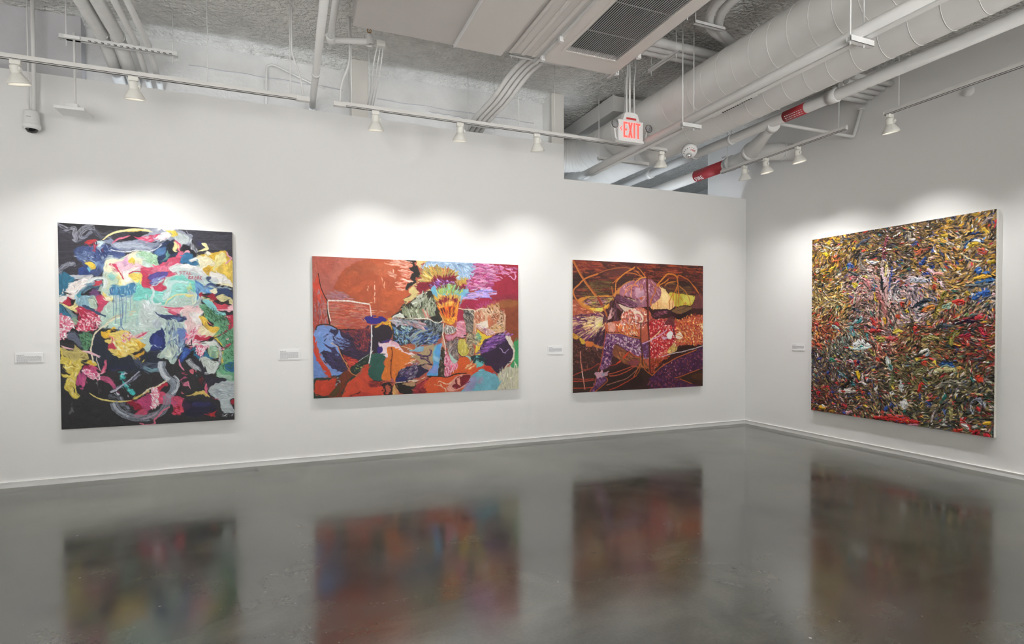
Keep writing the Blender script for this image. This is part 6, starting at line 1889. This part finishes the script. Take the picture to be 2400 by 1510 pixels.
MB().tube(local([(-.60, -.30, 3.90), (-.60, 3.9, 3.90)], b0), .085, 24).build('fat_pipe', M['pipe'], root)
MB().tube(local([(-.62, -.70, 3.93), (-.25, -.82, 3.965), (0, -.86, 3.97)], b0), .115, 28).build('wall_branch', M['pipe'], root)
MB().tube(local([(-.20, -.835, 3.967), (-.17, -.84, 3.967)], b0), .124, 28).build('flange', M['pipe'], root)
for a in (.6, 2.2, 4.0): MB().tube([(-.02 + .11 * math.cos(a), .31, -.02 + .11 * math.sin(a)), (-.02 + .11 * math.cos(a), .37, -.02 + .11 * math.sin(a))], .012, 8).build('bolt', M['steel'], root)
o = MB().tube(local([(-.60, -.20, 3.90), (-.60, .42, 3.90)], b0), .0875, 24).build('red_band', M['red'], root); o['label'] = 'red band printed FIRE'
me = text_mesh('FIRE', .095); me.materials.append(M['textwhite'])
o = new_obj('lettering', me, None, root); a = math.radians(232)
Y_ = Vector((0, 1, 0)); n_ = Vector((math.cos(a), 0, math.sin(a))); up = n_.cross(-Y_)
o.matrix_local = Matrix.Translation(Vector((.02, .92, -.02)) + n_ * .089) @ Matrix(((-Y_.x, up.x, n_.x, 0), (-Y_.y, up.y, n_.y, 0), (-Y_.z, up.z, n_.z, 0), (0, 0, 0, 1)))
root = empty('pipe', (0, -1.794, 3.89), 'thin white branch pipe from the sprinkler main to the right wall', 'pipe')
MB().tube(arc([(-1.18, .20, .09), (-.04, .0, .0), (-.03, -.10, .32)], .03), .020, 12).build('tube', M['pipe'], root)
MB().lathe([(.02, 0), (.04, .004), (.04, .012)], 16, Matrix.Translation((-.03, -.10, .30))).build('collar', M['pipe'], root)
for k in range(5):
    y = -1.92 - k * .078; z = 4.29 + k * .022
    o = MB().tube([(-.62, .02, 0), (0, 0, 0)], .036, 14).build('pipe', M['pipe'], None, loc=(0, y, z))
    setp(o, label=('farthest', 'second farthest', 'middle', 'second nearest', 'nearest')[k] + ' of five short pipes entering the right wall', category='pipe', group='short pipes entering the right wall')
o = MB().lathe([(0, .03), (.05, .028), (.055, 0)], 20, Matrix.Rotation(-math.pi / 2, 4, 'Y')).build('wall_box', M['wall'], None, loc=(0, -3.05, 3.97)); setp(o, label='small round blank plate high on the right wall above the track', category='wall plate')

# pipes near the ceiling beyond the air unit
for k, (x, r) in enumerate(((-3.02, .042), (-2.90, .042))):
    pts = arc([(x - .02, -3.6, 4.45), (x, -2.62, 4.45), (x + .22, -2.30, 4.45), (x + .9 + .1 * k, -2.05 + .08 * k, 4.45)], .35)
    o = MB().tube(local(pts, pts[0]), r, 14).build('pipe', M['pipe'], None, loc=pts[0]); setp(o, label=('left', 'right')[k] + ' of two bent white pipes between the air unit and the round duct', category='pipe', group='bent ceiling pipes')
root = empty('pipe_strut', (-3.06, -2.42, 4.385), 'short white channel under the two bent ceiling pipes', 'pipe hanger'); strut_mesh(MB(), .36, .036, .03).build('channel', M['steel'], root, loc=(0, 0, -.012))
for x in (.015, .34): MB().tube([(x, 0, 0), (x, 0, .25)], .004, 8).build('threaded_rod', M['steel'], root)
for k, y in enumerate((-1.80, -1.70, -1.60)):
    o = MB().tube([(0, 0, 0), (1.6, .0, 0)], .045, 14).build('pipe', M['pipe'], None, loc=(-3.35, y, 4.50)); setp(o, label=('nearest', 'middle', 'farthest')[k] + ' of three ceiling pipes crossing behind the air unit', category='pipe', group='ceiling pipes crossing behind the air unit')
root = empty('pipe_strut', (-2.90, -2.00, 4.32), 'short slanting white channel hung below the ceiling pipes', 'pipe hanger')
strut_mesh(MB(), .48, .036, .030).build('channel', M['steel'], root).rotation_euler = (0, 0, math.radians(92))
for y in (.03, .45): MB().tube([(-.01, y, -.05), (-.01, y, .32)], .004, 8).build('threaded_rod', M['steel'], root)

# ------------------------------------------------------------------ exit sign
root = empty('exit_sign', (-3.02, -1.30, 3.62), 'lit red EXIT sign with two round emergency lamps', 'exit sign')
MB().box(-.165, -.022, 0, .165, .022, .225).build('housing', M['white'], root, bevel=.006)
MB().box(-.170, -.034, -.018, .170, .034, .006).build('bottom_tray', M['white'], root, bevel=.004)
MB().prism([(-.11, 0), (.11, 0), (.085, .075), (.05, .09), (-.05, .09), (-.085, .075)], -.03, .03, Matrix(((1, 0, 0, 0), (0, 0, -1, 0), (0, 1, 0, .222), (0, 0, 0, 1)))).build('canopy', M['white'], root)
MB().box(-.065, -.033, .230, .065, -.030, .252).build('nameplate', M['textred'], root)
def glyph(polys, x, name='letter'):
    g = MB()
    for p in polys: g.prism([(x + a, b) for a, b in p], .0225, .0255, Matrix(((1, 0, 0, 0), (0, 0, -1, 0), (0, 1, 0, 0), (0, 0, 0, 1))))
    g.build(name, M['exitred'], root)
h0, h1 = .030, .202
glyph([[(0, h0), (.020, h0), (.020, h1), (0, h1)], [(.02, h0), (.052, h0), (.052, h0 + .02), (.02, h0 + .02)], [(.02, .107), (.047, .107), (.047, .127), (.02, .127)], [(.02, h1 - .02), (.052, h1 - .02), (.052, h1), (.02, h1)]], -.098)
glyph([[(0, h0), (.021, h0), (.060, h1), (.039, h1)], [(.039, h0), (.060, h0), (.021, h1), (0, h1)]], -.037)
glyph([[(0, h0), (.020, h0), (.020, h1), (0, h1)]], .035)
glyph([[(.020, h0), (.040, h0), (.040, h1 - .02), (.020, h1 - .02)], [(0, h1 - .02), (.060, h1 - .02), (.060, h1), (0, h1)]], .066)
glyph([[(0, .125), (.020, .148), (.030, .148), (.012, .125)], [(0, .125), (.012, .125), (.030, .102), (.020, .102)]], -.145, 'arrow')
for x, sgn in ((-.225, -1), (.225, 1)):
    q = Matrix.Translation((x, -.045, .155)) @ Matrix.Rotation(math.pi / 2, 4, 'X')
    o = MB().lathe([(0, -.045), (.030, -.04), (.042, -.02), (.042, .004), (.038, .006)], 24, q).build('lamp_head', M['white'], root)
    o.name = 'lamp_head'
    MB().lathe([(.042, -.002), (.045, .0), (.045, .006), (.040, .008)], 24, q).build('rim', M['black'], o)
    MB().lathe([(.040, .002), (.0, .004)], 24, q).build('lens', M['lens'], o)
    for i in range(7):
        a = 2 * math.pi * i / 6; rr = .022 if i < 6 else 0
        MB().lathe([(.009, .003), (.009, .0065), (.006, .007)], 10, q @ Matrix.Translation((rr * math.cos(a), rr * math.sin(a), 0))).build('led', M['ink'], o)
    MB().tube([(x - sgn * .01, -.02, .12), (x - sgn * .03, -.01, .02), (x - sgn * .07, 0, .0)], .010, 8).build('bracket', M['white'], root)
MB().tube([(0, 0, .30), (0, 0, CEIL - 3.62 + .02)], .012, 12).build('stem', M['pipe'], root)
for x, y, wd in ((.055, .05, 'closest to the stem'), (.10, .1, 'in the middle'), (.145, .02, 'farthest from the stem')):
    o = MB().tube(arc([(0, 0, 0), (-.005, .0, .45), (.02, .0, .62), (0, 0, .74)], .1), .008, 8).build('conduit', M['pipe'], None, loc=(-3.02 + x, -1.2 + y, 3.90))
    setp(o, label='thin white conduit right of the exit sign stem, ' + wd + ' of three', category='conduit', group='conduits beside the exit sign stem')

# ------------------------------------------------------------------ fire alarm
root = empty('fire_alarm', (-1.955, -1.02, 3.745), 'round white fire alarm with red FIRE lettering under the duct', 'fire alarm')
q = Matrix.Rotation(math.radians(-38), 4, 'X') @ Matrix.Rotation(math.radians(18), 4, 'Y')
MB().lathe([(.0, -.105), (.045, -.104), (.085, -.085), (.095, -.060), (.095, -.035), (.06, -.03), (.0, -.028)], 32, q).build('body', M['white'], root)
MB().lathe([(.0, -.140), (.022, -.136), (.032, -.120), (.034, -.100)], 20, q @ Matrix.Translation((0, .030, 0))).build('strobe_lens', M['lens'], root)
for k in range(7):
    a = math.radians(150 + k * 22); p = q @ Vector((.072 * math.cos(a), .072 * math.sin(a), -.0945)); MB().lathe([(.0, -.003), (.006, -.002), (.006, .002)], 8, Matrix.Translation(p)).build('grille_hole', M['dark'], root)
me = text_mesh('FIRE', .036); me.materials.append(M['textred'])
o = new_obj('lettering', me, None, root); o.matrix_local = q @ Matrix.Translation((.012, -.045, -.104)) @ Matrix.Rotation(math.pi, 4, 'X')
MB().tube([(0, 0, -.03), (0, 0, .044)], .03, 16).build('back_box', M['white'], root)
